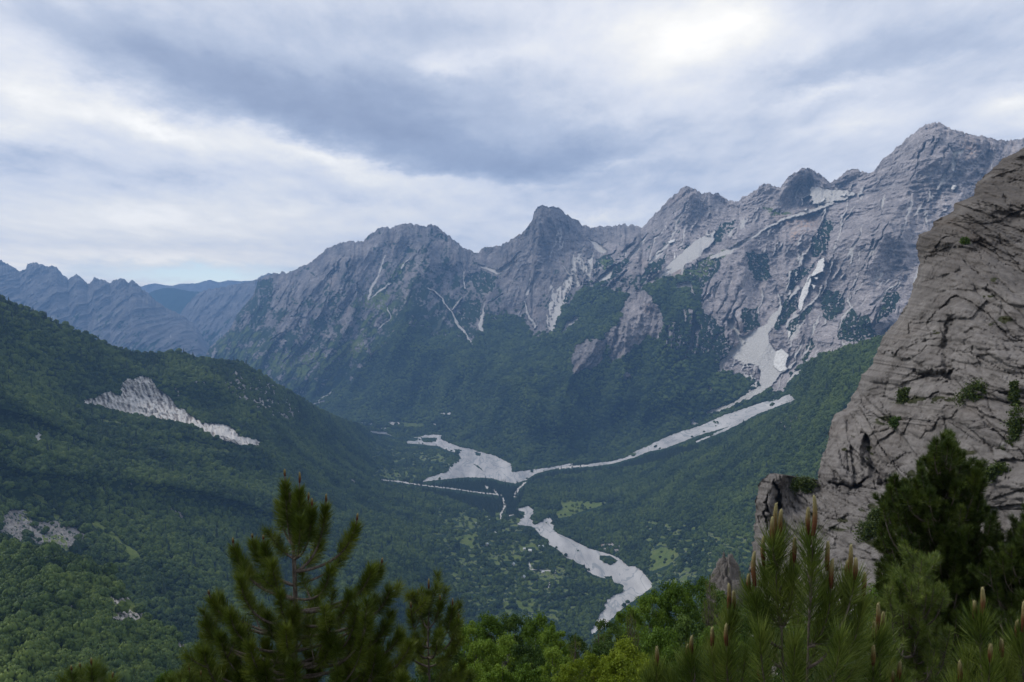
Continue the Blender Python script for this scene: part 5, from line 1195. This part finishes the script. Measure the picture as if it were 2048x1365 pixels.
# ---- the large dark pine on the right and its neighbours
poly = [(1887, 868), (1905, 885), (1925, 905), (1959, 921), (1968, 955), (1960, 990), (1990, 1021), (1975, 1055), (1955, 1050), (1965, 1090), (2010, 1120), (2000, 1200), (2010, 1365), (1740, 1365), (1790, 1240), (1760, 1160), (1775, 1110), (1762, 1060), (1768, 990), (1788, 950), (1810, 960), (1826, 985), (1840, 925), (1862, 905), (1874, 870)]
edge_sh = []
for i in range(len(poly) - 1):
    (x0, y0), (x1, y1) = poly[i], poly[i + 1]
    if min(y0, y1) > 1200: continue
    n_ = max(1, int(math.hypot(x1 - x0, y1 - y0) / 22))
    for k in range(n_):
        edge_sh.append((x0 + (x1 - x0) * k / n_, y0 + (y1 - y0) * k / n_ + 5, 45, 0, (k % 3 - 1) * 0.4, None))
build_pine('pine_tree', 'large dark bushy pine standing before the cliff on the right', None, 15.0, [(1893, 1500), (1890, 1200), (1888, 1000), (1887, 885)], edge_sh, n_need=420, trunk_r=0.11, blen=0.42, fill=430, fill_poly=poly, depth=1.2, seed=31, nw=0.0065, nl=0.12, side_twigs=3, needle_mat='needle_deep', sub_need=0.8)
poly2 = [(1820, 1110), (1870, 1120), (1900, 1200), (1900, 1365), (1760, 1365), (1740, 1260), (1770, 1180)]
build_pine('pine_tree', 'yellowish-green pine in front of the large dark pine', None, 11.0, [(1830, 1480), (1828, 1300), (1826, 1130)], [(1826, 1105, 50, 0, 0, 1180), (1800, 1140, 50, 0, 0.2, 1200), (1855, 1130, 50, 0, -0.2, 1200), (1780, 1180, 50, 0, 0, 1250), (1870, 1180, 50, 0, 0, 1250)],
           n_need=300, trunk_r=0.05, blen=0.40, fill=70, fill_poly=poly2, depth=0.7, seed=32, nw=0.0045, nl=0.10, side_twigs=3, sub_need=0.7)
poly3 = [(2020, 1090), (2050, 1040), (2090, 1060), (2110, 1365), (1985, 1365), (1990, 1180), (1975, 1120), (1995, 1085)]
build_pine('pine_tree', 'dark pine cut by the right edge below the cliff', None, 14.0, [(2050, 1500), (2050, 1250), (2050, 1060)], [(2048, 1035, 50, 0, 0, 1100), (2030, 1060, 50, 0, 0.3, 1120), (1992, 1075, 45, 0, 0, 1130), (1998, 1110, 45, 0, 0, 1170)],
           n_need=400, trunk_r=0.09, blen=0.40, fill=170, fill_poly=poly3, depth=1.0, seed=33, nw=0.0060, nl=0.12, side_twigs=3, needle_mat='needle_deep')
# dark pines inside the broadleaf thicket
for i, (x, y, d_, w_, lb) in enumerate(((1262, 1222, 40, 34, 'thin dark pine rising from the thicket below the riverbed end'), (1198, 1258, 34, 46, 'stubby dark pine left of the thin pine in the thicket'), (1150, 1272, 30, 40, 'low dark pine among bright leaves below the village'),
                                        (1420, 1150, 45, 30, 'dark pine against the small rock outcrop'), (1165, 1330, 20, 40, 'dark pine tip at the bottom edge in the bright bushes'))):
    pl = [(x, y), (x + w_ * 0.5, y + 50), (x + w_, y + 130), (x - w_, y + 130), (x - w_ * 0.5, y + 50)]
    build_pine('pine_tree', lb, None, d_, [(x, y + 260), (x, y + 130), (x, y + 10)], [(x, y, 22, 0, 0, y + 60), (x - 8, y + 14, 20, 0, 0.3, y + 70), (x + 9, y + 18, 20, 0, -0.3, y + 70)], n_need=70, trunk_r=0.10, blen=0.5, fill=70, fill_poly=pl, depth=1.2, seed=40 + i, nw=0.010, nl=0.13, side_twigs=1, needle_mat='needle_dark', sub_need=0.8)
print('pines', time.time() - T0)

# ================================================================== foreground broadleaf trees
def broadleaf_proto(seed, leaf=0.085, nclump=90, per=110):
    r = np.random.default_rng(seed)
    # unit tree: crown radius 1, centre z=1.4, ground at 0
    tr_ = Acc()
    path = curve(np.array([0, 0, -0.6]), np.array([0.05, 0.02, 0.5]), np.array([r.normal() * 0.1, r.normal() * 0.1, 1.5]), 12)
    V, F = tube(path, np.linspace(0.075, 0.02, 12), 8); tr_.add(V, F)
    cl = []
    for k in range(nclump):
        a = r.uniform(0, 2 * math.pi); z = r.uniform(-0.75, 1.0); rr = math.sqrt(max(0, 1 - z * z)) ** 0.9 * r.uniform(0.35, 1.0)
        lump = 1 + 0.28 * float(noise3(np.array([math.cos(a) * 1.6 + seed]), np.array([math.sin(a) * 1.6]), np.array([z * 1.6]))[0]) * 2
        c = np.array([math.cos(a) * rr * lump, math.sin(a) * rr * lump, 1.35 + z * 0.95 * lump]); cl.append(c)
        if k < 26:
            s0 = path[r.integers(4, 11)]; V, F = tube(curve(s0, s0 * 0.5 + c * 0.5 + np.array([0, 0, 0.12]), c, 7), np.linspace(0.022, 0.005, 7), 5); tr_.add(V, F)
    cl = np.array(cl); n = nclump * per
    ci = np.repeat(np.arange(nclump), per); szc = r.uniform(0.13, 0.27, nclump)
    d = r.normal(size=(n, 3)); d /= np.linalg.norm(d, axis=1)[:, None]; rad = r.random(n) ** 0.45
    p = cl[ci] + d * (rad * szc[ci])[:, None] * np.array([1, 1, 0.75])
    nrm = d + r.normal(size=(n, 3)) * 0.7 + np.array([0, 0, 0.5]); nrm /= np.linalg.norm(nrm, axis=1)[:, None]
    u = np.cross(nrm, r.normal(size=(n, 3))); u /= np.linalg.norm(u, axis=1)[:, None]; v = np.cross(nrm, u)
    L = leaf * r.uniform(0.55, 1.2, n)[:, None]
    V = np.stack([p - u * L * 0.5, p + v * L * 0.28, p + u * L * 0.5, p - v * L * 0.28], 1).reshape(-1, 3)
    rnd = np.repeat(np.clip(0.5 + r.normal(0, 0.18, nclump)[ci] + r.normal(0, 0.12, n), 0, 1), 4)
    return tr_, V, np.arange(4 * n).reshape(-1, 4), rnd

protos = []
for i in range(4):
    tr_, V, F, rn = broadleaf_proto(70 + i)
    tm = raw_mesh('trunk', np.concatenate(tr_.V), [np.concatenate(f) for f in tr_.F.values()], M['bark'])
    cms = [raw_mesh('crown', V, [F], M[k], False, {'rnd': rn}) for k in ('leaf', 'leaf_yellow', 'leaf_dark')]
    protos.append((tm, cms))
# (px of crown centre, py of crown TOP, distance, crown radius px, colour, label)
BL = [(935, 1258, 34, 42, 0), (975, 1240, 38, 46, 0), (1035, 1232, 40, 52, 2), (1078, 1242, 37, 44, 0), (1108, 1268, 34, 40, 0), (1150, 1280, 40, 36, 2), (1225, 1248, 44, 40, 2), (1262, 1226, 50, 42, 0), (1298, 1196, 56, 46, 0), (1345, 1176, 58, 50, 0), (1392, 1166, 60, 44, 0), (1440, 1196, 50, 44, 2),
      (960, 1290, 26, 50, 0), (1012, 1282, 28, 46, 0), (1060, 1300, 26, 50, 2), (1110, 1310, 24, 48, 0), (1205, 1300, 30, 46, 2), (1250, 1290, 26, 50, 1), (1310, 1262, 32, 56, 0), (1370, 1250, 34, 54, 2), (1425, 1262, 30, 50, 0), (1475, 1240, 36, 50, 2),
      (1190, 1310, 18, 40, 1), (1240, 1325, 17, 52, 1), (1140, 1335, 17, 44, 1), (1290, 1330, 18, 46, 1), (940, 1330, 20, 46, 0), (1000, 1345, 18, 46, 0), (1060, 1345, 18, 44, 0), (1340, 1310, 22, 50, 0), (1400, 1320, 20, 50, 2), (1480, 1300, 24, 50, 0), (1540, 1260, 30, 60, 2), (1610, 1250, 34, 60, 0),
      (1690, 1235, 36, 60, 2), (900, 1300, 26, 44, 2), (860, 1330, 22, 46, 2), (1515, 1190, 60, 30, 0), (330, 1345, 20, 30, 0), (1750, 1190, 40, 50, 0), (1600, 1330, 20, 60, 2), (1700, 1320, 18, 60, 2), (1850, 1330, 16, 60, 2), (1950, 1320, 18, 60, 2), (760, 1340, 22, 50, 2), (680, 1345, 24, 50, 2), (560, 1350, 22, 50, 2), (470, 1352, 24, 44, 2)]
words_ = {0: 'mid-green', 1: 'yellow-green', 2: 'dark green'}
rb = np.random.default_rng(99)
for i, (x, y, d_, rp, ck) in enumerate(BL):
    R_ = rp / FOC * d_; R_ *= 1.12
    top = pt(x, y, d_); gz = -1.9 - 0.52 * d_ - 0.0008 * d_ ** 2 - 0.9 * min(d_ / 25, 1) - 0.5; H_ = top[2] - gz; ez = 1.45
    base = np.array([top[0], top[1], gz])
    root = empty('broadleaf_tree', tuple(base), rb.uniform(0, 6.28))
    side = 'below the village' if x < 1130 else ('below the end of the riverbed' if x < 1330 else ('beside the small rock outcrop' if x < 1520 else 'behind the close pines'))
    if x < 900: side = 'behind the large pine'
    row = 'far rim of the thicket' if d_ >= 34 else ('mid thicket' if d_ >= 24 else 'nearest row of the thicket')
    lab = f'{words_[ck]} leafy tree {side}, {row}'
    tag(root, lab, 'broadleaf tree', 'broadleaf trees in the foreground thicket')
    tm, cms = protos[i % 4]
    to = link(bpy.data.objects.new('trunk', tm), root); to.scale = (R_, R_, H_ / 2.35)
    ez = min(ez, H_ / (2.35 * R_)); cr = link(bpy.data.objects.new('crown', cms[ck]), root); cr.scale = (R_, R_, R_ * ez); cr.location = (0, 0, H_ - 2.32 * R_ * ez)

# foreground ground: falls away from the viewpoint
gx, gy = np.meshgrid(np.linspace(-1, 1, 200), np.linspace(0, 1, 220))
Y = 0.6 + gy ** 1.8 * 210; X = gx * (6 + Y * 1.25)
Z = -1.9 - 0.52 * Y - 0.0008 * Y ** 2 - 0.9 * np.clip(Y / 25, 0, 1) + fbm(X / 9, Y / 9, 0.3, 4) * np.clip(Y / 20, 0, 1) * 0.9
Y2 = np.concatenate([Y[:1] * 0 - 8, Y]); X2 = np.concatenate([X[:1] * 1.5, X]); Z2 = np.concatenate([Z[:1] + 1.2, Z])
o = mesh_obj('ground', np.stack([X2, Y2, Z2], -1).reshape(-1, 3), [grid_faces(221, 200)], M['soil'])
tag(o, 'overgrown mountainside falling away below the viewpoint', 'ground', kind='structure')

# ================================================================== shrubs on the cliff
def shrub(label, px, py, wpx, hpx, seed, leafmat='needle_deep', pine=False):
    p = cliff_at(px, py); r = np.random.default_rng(seed); d = p[1]
    W = wpx / FOC * d / 2; H = hpx / FOC * d
    base = p + np.array([0, -0.6, -H * 0.4])
    root = empty('cliff_shrub', tuple(base)); tag(root, label, 'shrub')
    st = Acc(); nc = 60; n = nc * 60
    cl = []
    for k in range(nc):
        a = r.uniform(0, 6.28); q = r.random() ** 0.6; z = r.random()
        kx = (1 - z * 0.8) if pine else math.sqrt(max(0.05, 1 - (z - 0.2) ** 2))
        c = np.array([math.cos(a) * q * W * kx, math.sin(a) * q * W * 0.5 * kx - 0.3, H * z]); cl.append(c)
        if k < 20:
            V, F = tube(curve(np.zeros(3), c * 0.5 + np.array([0, 0, 0.1]), c, 6), np.linspace(0.06, 0.02, 6), 5); st.add(V, F)
    st.build('stem', M['bark'], root)
    cl = np.array(cl); ci = np.repeat(np.arange(nc), 60); s_ = 0.28 * min(W, H) + 0.12
    pp = cl[ci] + r.normal(size=(n, 3)) * s_ * 0.45; L = r.uniform(0.10, 0.22, n)[:, None]
    u = r.normal(size=(n, 3)); u /= np.linalg.norm(u, axis=1)[:, None]; v = np.cross(u, r.normal(size=(n, 3))); v /= np.linalg.norm(v, axis=1)[:, None]
    V = np.stack([pp - u * L, pp + v * L * 0.4, pp + u * L, pp - v * L * 0.4], 1).reshape(-1, 3)
    mesh_obj('foliage', V, [np.arange(4 * n).reshape(-1, 4)], M[leafmat], root, False, {'rnd': np.repeat(r.random(n), 4)})
shrub('dark juniper shrub on the cliff ledge nearest the right edge', 1945, 790, 74, 36, 1)
shrub('small dark shrub left of the juniper on the cliff ledge', 1810, 792, 36, 24, 2)
shrub('dark dwarf pine clinging to the cliff at the right edge', 2022, 880, 70, 110, 3, pine=True)
shrub('thin dark dwarf pine above the clump at the right edge', 2020, 800, 26, 60, 4, pine=True)
shrub('dark shrub in the notch between the cliff and its pillar', 1606, 972, 50, 26, 5)
shrub('brownish-green shrub at the foot of the cliff left of the large pine', 1735, 1070, 70, 46, 6)
shrub('dark shrub beside the split in the cliff near the large pine', 1752, 1040, 40, 40, 7)
shrub('grassy tuft on the cliff face in the upper part', 1925, 484, 14, 10, 8, 'leaf_dark')
shrub('dark shrub right of the large pine on the cliff', 1985, 945, 50, 26, 9)
shrub('yellowish grass clump on the ledge left of centre of the cliff', 1790, 845, 30, 14, 10, 'leaf_dark')

# ================================================================== village houses
def house(label, px, py, w, l, h, rz, wall, roof):
    p = ground_at(px, py)
    root = empty('house', tuple(p), rz); tag(root, label, 'house')
    hx, hy = l / 2, w / 2
    V = np.array([[-hx, -hy, -2], [hx, -hy, -2], [hx, hy, -2], [-hx, hy, -2], [-hx, -hy, h], [hx, -hy, h], [hx, hy, h], [-hx, hy, h], [-hx, 0, h + w * 0.42], [hx, 0, h + w * 0.42]])
    mesh_obj('wall', V, [np.array([[0, 1, 5, 4], [2, 3, 7, 6]]), np.array([[1, 2, 6, 9, 5], [3, 0, 4, 8, 7]])], M[wall], root, False)
    e = 0.6; t_ = 0.25; rh = h + w * 0.42 + 0.1; sl = (w * 0.42) / hy
    R = []
    for sgn in (-1, 1):
        R += [[-hx - e, 0, rh], [hx + e, 0, rh], [hx + e, sgn * (hy + e), rh - sl * (hy + e)], [-hx - e, sgn * (hy + e), rh - sl * (hy + e)]]
    R = np.array(R); R = np.concatenate([R, R + np.array([0, 0, t_])])
    f = []
    for b0 in (0, 4):
        f += [[b0, b0 + 1, b0 + 2, b0 + 3], [b0 + 8, b0 + 9, b0 + 10, b0 + 11], [b0, b0 + 1, b0 + 9, b0 + 8], [b0 + 2, b0 + 3, b0 + 11, b0 + 10], [b0 + 1, b0 + 2, b0 + 10, b0 + 9], [b0 + 3, b0, b0 + 8, b0 + 11]]
    mesh_obj('roof', R, [np.array(f)], M[roof], root, False)
    def box(nm, x0, x1, y0, y1, z0, z1, mt):
        V = np.array([[x, y, z] for z in (z0, z1) for y in (y0, y1) for x in (x0, x1)])
        mesh_obj(nm, V, [np.array([[0, 2, 3, 1], [4, 5, 7, 6], [0, 1, 5, 4], [2, 6, 7, 3], [0, 4, 6, 2], [1, 3, 7, 5]])], M[mt], root, False)
    box('door', -0.6, 0.6, -hy - 0.08, -hy + 0.02, 0, 2.2, 'wood')
    for sx in (-0.6, 0.6):
        box('window', sx * hx - 0.5, sx * hx + 0.5, -hy - 0.06, -hy + 0.02, 1.2, 2.4, 'glass')
    box('chimney', hx * 0.4, hx * 0.4 + 0.8, 0.4, 1.2, h + w * 0.2, h + w * 0.42 + 1.0, 'stone_wall')
HS = [('tiny white house north of the oval dark grove in the village', 991, 1068, 7, 8, 5, 0.3, 'white_wall', 'roof_white'), ('long house with a blue-grey roof on the riverbank edge of the village', 1081, 1096, 10, 17, 5, 0.1, 'stone_wall', 'roof_grey'),
      ('pale house left of the long grey-roofed one', 1060, 1104, 8, 10, 5, -0.3, 'white_wall', 'roof_white'), ('white gabled house in the middle of the village', 1026, 1132, 8, 9, 6, 1.2, 'white_wall', 'roof_grey'),
      ('small white house left of the middle gabled one', 1004, 1128, 7, 8, 5, 1.4, 'white_wall', 'roof_grey'), ('grey stone tower-like house on its own green plot', 1046, 1160, 9, 9, 9, 1.1, 'stone_wall', 'roof_grey'),
      ('white house with a red roof just above the foreground thicket', 1031, 1237, 7, 9, 5, 0.2, 'white_wall', 'roof_red'), ('little grey hut near the upper meadows', 979, 1042, 7, 8, 4, 0.5, 'stone_wall', 'roof_grey'),
      ('small pale farmhouse on the sparse upper meadow', 953, 1049, 7, 10, 4, 0.0, 'white_wall', 'roof_grey'), ('narrow grey barn above the olive field', 973, 1092, 6, 7, 7, 0.8, 'stone_wall', 'roof_grey'),
      ('small white cottage on the lane by the riverside trees', 1085, 1146, 6, 8, 4, 0.6, 'white_wall', 'roof_white'), ('small shed beside the pale house', 1047, 1100, 6, 7, 4, 0.2, 'white_wall', 'roof_white')]
for a in HS: house(*a)

# ================================================================== haze, camera, light, sky
ob = bpy.data.meshes.new('haze')
bx = np.array([[x, y, z] for z in (-2600, 1120) for y in (-400, 18500) for x in (-9000, 9000)], float)
hz = mesh_obj('haze', bx, [np.array([[0, 2, 3, 1], [4, 5, 7, 6], [0, 1, 5, 4], [2, 6, 7, 3], [0, 4, 6, 2], [1, 3, 7, 5]])], None, None, False)
hm = bpy.data.materials.new('haze_air'); hm.use_nodes = True; nt = hm.node_tree; nt.nodes.clear()
out = nt.nodes.new('ShaderNodeOutputMaterial'); pv = nt.nodes.new('ShaderNodeVolumePrincipled')
pv.inputs['Color'].default_value = (0.28, 0.54, 1.0, 1); pv.inputs['Density'].default_value = 5.6e-5; pv.inputs['Anisotropy'].default_value = 0.0
nt.links.new(pv.outputs[0], out.inputs['Volume']); hz.data.materials.append(hm)
tag(hz, 'bluish air haze filling the valley', 'haze', kind='stuff')

cam = bpy.data.cameras.new('camera'); co = link(bpy.data.objects.new('camera', cam))
cam.sensor_width = 36; cam.lens = FOC / 2048 * 36; cam.clip_start = 0.1; cam.clip_end = 100000
co.location = (0, 0, 0); co.rotation_euler = (math.pi / 2 - PITCH, 0, 0); scene.camera = co

SUN_EL, SUN_AZ = math.radians(48), math.radians(-72)     # azimuth from the view direction towards the right
sd = bpy.data.lights.new('sun', 'SUN'); sd.energy = 1.3; sd.angle = math.radians(22); sd.color = (1.0, 0.95, 0.88)
so = link(bpy.data.objects.new('sun', sd)); so.rotation_euler = (math.pi / 2 - SUN_EL, 0, -SUN_AZ + math.pi * 0 + math.pi)
from mathutils import Vector
dv = Vector((math.sin(SUN_AZ) * math.cos(SUN_EL), math.cos(SUN_AZ) * math.cos(SUN_EL), math.sin(SUN_EL)))
so.rotation_euler = dv.to_track_quat('Z', 'Y').to_euler()

w = bpy.data.worlds.new('World'); scene.world = w; w.use_nodes = True
T = NT(w.node_tree); T.n.clear()
wo = T.node('ShaderNodeOutputWorld'); bg = T.node('ShaderNodeBackground'); T.l.new(bg.outputs[0], wo.inputs[0])
sky = T.node('ShaderNodeTexSky', sky_type='NISHITA', sun_disc=False); sky.sun_elevation = SUN_EL; sky.sun_rotation = SUN_AZ; sky.altitude = 1700
tc = T.node('ShaderNodeTexCoord').outputs['Generated']
sp = T.node('ShaderNodeSeparateXYZ'); T.l.new(tc, sp.inputs[0]); dx, dy, dz = sp.outputs
fy = T.math('MAXIMUM', dy, 0.12)
U = T.math('DIVIDE', dx, fy); Vv = T.math('DIVIDE', dz, fy)
# cloud deck coordinates (a flat layer overhead)
zz = T.math('ADD', T.math('MAXIMUM', dz, 0.0), 0.10)
cc = T.node('ShaderNodeCombineXYZ'); T.l.new(T.math('DIVIDE', dx, zz), cc.inputs[0]); T.l.new(T.math('DIVIDE', dy, zz), cc.inputs[1])
deck = T.mapping(cc.outputs[0], rot=(0, 0, 0.5), scale=(1.0, 0.62, 1))
n1 = T.noise(deck, 0.9, 6, 0.55, dist=0.6); n2 = T.noise(deck, 2.6, 6, 0.6, dist=0.5)
uv = T.node('ShaderNodeCombineXYZ'); T.l.new(U, uv.inputs[0]); T.l.new(Vv, uv.inputs[1])
wn = T.node('ShaderNodeTexNoise'); wn.inputs['Scale'].default_value = 4.0; wn.inputs['Detail'].default_value = 6; wn.inputs['Roughness'].default_value = 0.7
T.l.new(T.mapping(uv.outputs[0], scale=(1, 2.2, 1)), wn.inputs['Vector'])
wv = T.node('ShaderNodeVectorMath', operation='SUBTRACT'); T.l.new(wn.outputs['Color'], wv.inputs[0]); wv.inputs[1].default_value = (0.5, 0.5, 0.5)
ws = T.node('ShaderNodeVectorMath', operation='MULTIPLY'); T.l.new(wv.outputs[0], ws.inputs[0]); ws.inputs[1].default_value = (0.16, 0.10, 0)
wu = T.node('ShaderNodeVectorMath', operation='ADD'); T.l.new(uv.outputs[0], wu.inputs[0]); T.l.new(ws.outputs[0], wu.inputs[1]); wu = wu.outputs[0]
def UV(px, py):
    a, b_ = ray(px, py); return float(a), float(b_)
acc_ = T.math('MULTIPLY', T.math('SUBTRACT', n1, 0.5), 0.26)
acc_ = T.math('ADD', acc_, T.math('MULTIPLY', T.math('SUBTRACT', n2, 0.5), 0.36))
n3 = T.noise(T.mapping(cc.outputs[0], rot=(0, 0, 0.8), scale=(1.0, 0.4, 1)), 7.0, 5, 0.6)
acc_ = T.math('ADD', acc_, T.math('MULTIPLY', T.math('SUBTRACT', n3, 0.5), 0.30))
acc_ = T.math('ADD', acc_, 0.585)
# blobs (px, py, half width, half height, rotation deg (+ = rising to the right), weight)
BLOBS = [(620, 150, 760, 190, -14, -0.20), (1750, 90, 420, 120, 6, -0.10), (300, 95, 330, 90, -22, -0.34), (560, 200, 380, 100, -18, -0.40), (850, 270, 420, 100, -14, -0.42), (1080, 330, 330, 60, 4, -0.34), (700, 40, 420, 60, 0, -0.10), (950, 40, 240, 60, 0, -0.10),
         (1330, 260, 320, 55, 12, -0.18), (1620, 130, 260, 50, 12, -0.20), (1900, 90, 220, 70, 8, -0.16), (1500, 290, 260, 40, 8, -0.12), (1100, 170, 160, 60, 10, -0.12), (60, 30, 200, 30, -20, -0.05),
         (60, 170, 170, 90, -30, 0.24), (300, 255, 270, 45, -20, 0.40), (620, 320, 300, 42, -16, 0.40), (860, 365, 230, 30, -8, 0.26), (60, 250, 160, 50, 0, 0.22), (1370, 80, 300, 150, 8, 0.36), (1490, 20, 120, 60, 0, 0.16),
         (1650, 180, 240, 30, 14, 0.20), (2035, 215, 170, 60, 10, 0.30), (1700, 240, 220, 35, 10, 0.18), (1230, 330, 200, 26, 20, 0.16), (1200, 440, 160, 18, 6, 0.22), (900, 400, 320, 40, 0, 0.10), (250, 440, 480, 110, 0, 0.34), (330, 512, 340, 30, 0, 0.26), (700, 440, 420, 60, 0, 0.14), (200, 300, 200, 30, -6, 0.1),
         (90, 330, 220, 34, 0, -0.16), (380, 360, 260, 26, 0, -0.14), (700, 410, 240, 22, -4, -0.14), (1100, 392, 160, 14, 6, -0.10), (870, 150, 90, 34, -8, 0.16), (1000, 120, 160, 26, 10, 0.10)]
for px, py, hw, hh, ro, wt in BLOBS:
    u0, v0 = UV(px, py)
    mp = T.mapping(wu, loc=(u0, v0, 0), rot=(0, 0, math.radians(ro)), scale=(hw * 1.45 / FOC, hh * 1.45 / FOC, 1), typ='TEXTURE')
    g_ = T.node('ShaderNodeTexGradient', gradient_type='QUADRATIC_SPHERE'); T.l.new(mp, g_.inputs[0])
    acc_ = T.math('MULTIPLY_ADD', g_.outputs['Fac'], wt * 1.25) if False else T.math('ADD', acc_, T.math('MULTIPLY', g_.outputs['Fac'], wt * (1.2 if wt > 0 else 0.86)))
cloud = T.ramp(acc_, [(0.0, (0.180, 0.214, 0.300)), (0.22, (0.228, 0.268, 0.360)), (0.45, (0.330, 0.366, 0.448)), (0.64, (0.485, 0.500, 0.545)), (0.84, (0.615, 0.605, 0.585)), (1.0, (0.72, 0.70, 0.66))])
# clear strip low over the distant gap
u0, v0 = UV(400, 552)
mp = T.mapping(wu, loc=(u0, v0, 0), scale=(360 / FOC, 42 / FOC, 1), typ='TEXTURE'); g_ = T.node('ShaderNodeTexGradient', gradient_type='QUADRATIC_SPHERE'); T.l.new(mp, g_.inputs[0])
clear = T.math('MULTIPLY', g_.outputs['Fac'], 1.6, clamp=True)
skyc = T.node('ShaderNodeVectorMath', operation='SCALE'); T.l.new(sky.outputs[0], skyc.inputs[0]); skyc.inputs['Scale'].default_value = 0.10
clr = T.mix(0.75, skyc.outputs[0], (0.42, 0.55, 0.66))
col = T.mix(clear, cloud, clr)
lowb = T.smooth(dz, 0.13, -0.01)
col = T.mix(1.0, col, T.mix(lowb, (1, 1, 1), (1.80, 1.62, 1.30)), 'MULTIPLY')
# below the horizon: dim ground bounce
col = T.mix(T.smooth(dz, -0.02, -0.20), col, (0.05, 0.07, 0.07))
T.l.new(col, bg.inputs[0]); bg.inputs[1].default_value = 1.0

scene.view_settings.view_transform = 'Standard'; scene.view_settings.look = 'None'; scene.view_settings.gamma = 1; scene.view_settings.exposure = 0.80
scene.cycles.max_bounces = 5; scene.cycles.diffuse_bounces = 3; scene.cycles.transmission_bounces = 2; scene.cycles.volume_bounces = 0; scene.cycles.transparent_max_bounces = 4
scene.cycles.use_denoising = True
print('done', time.time() - T0)
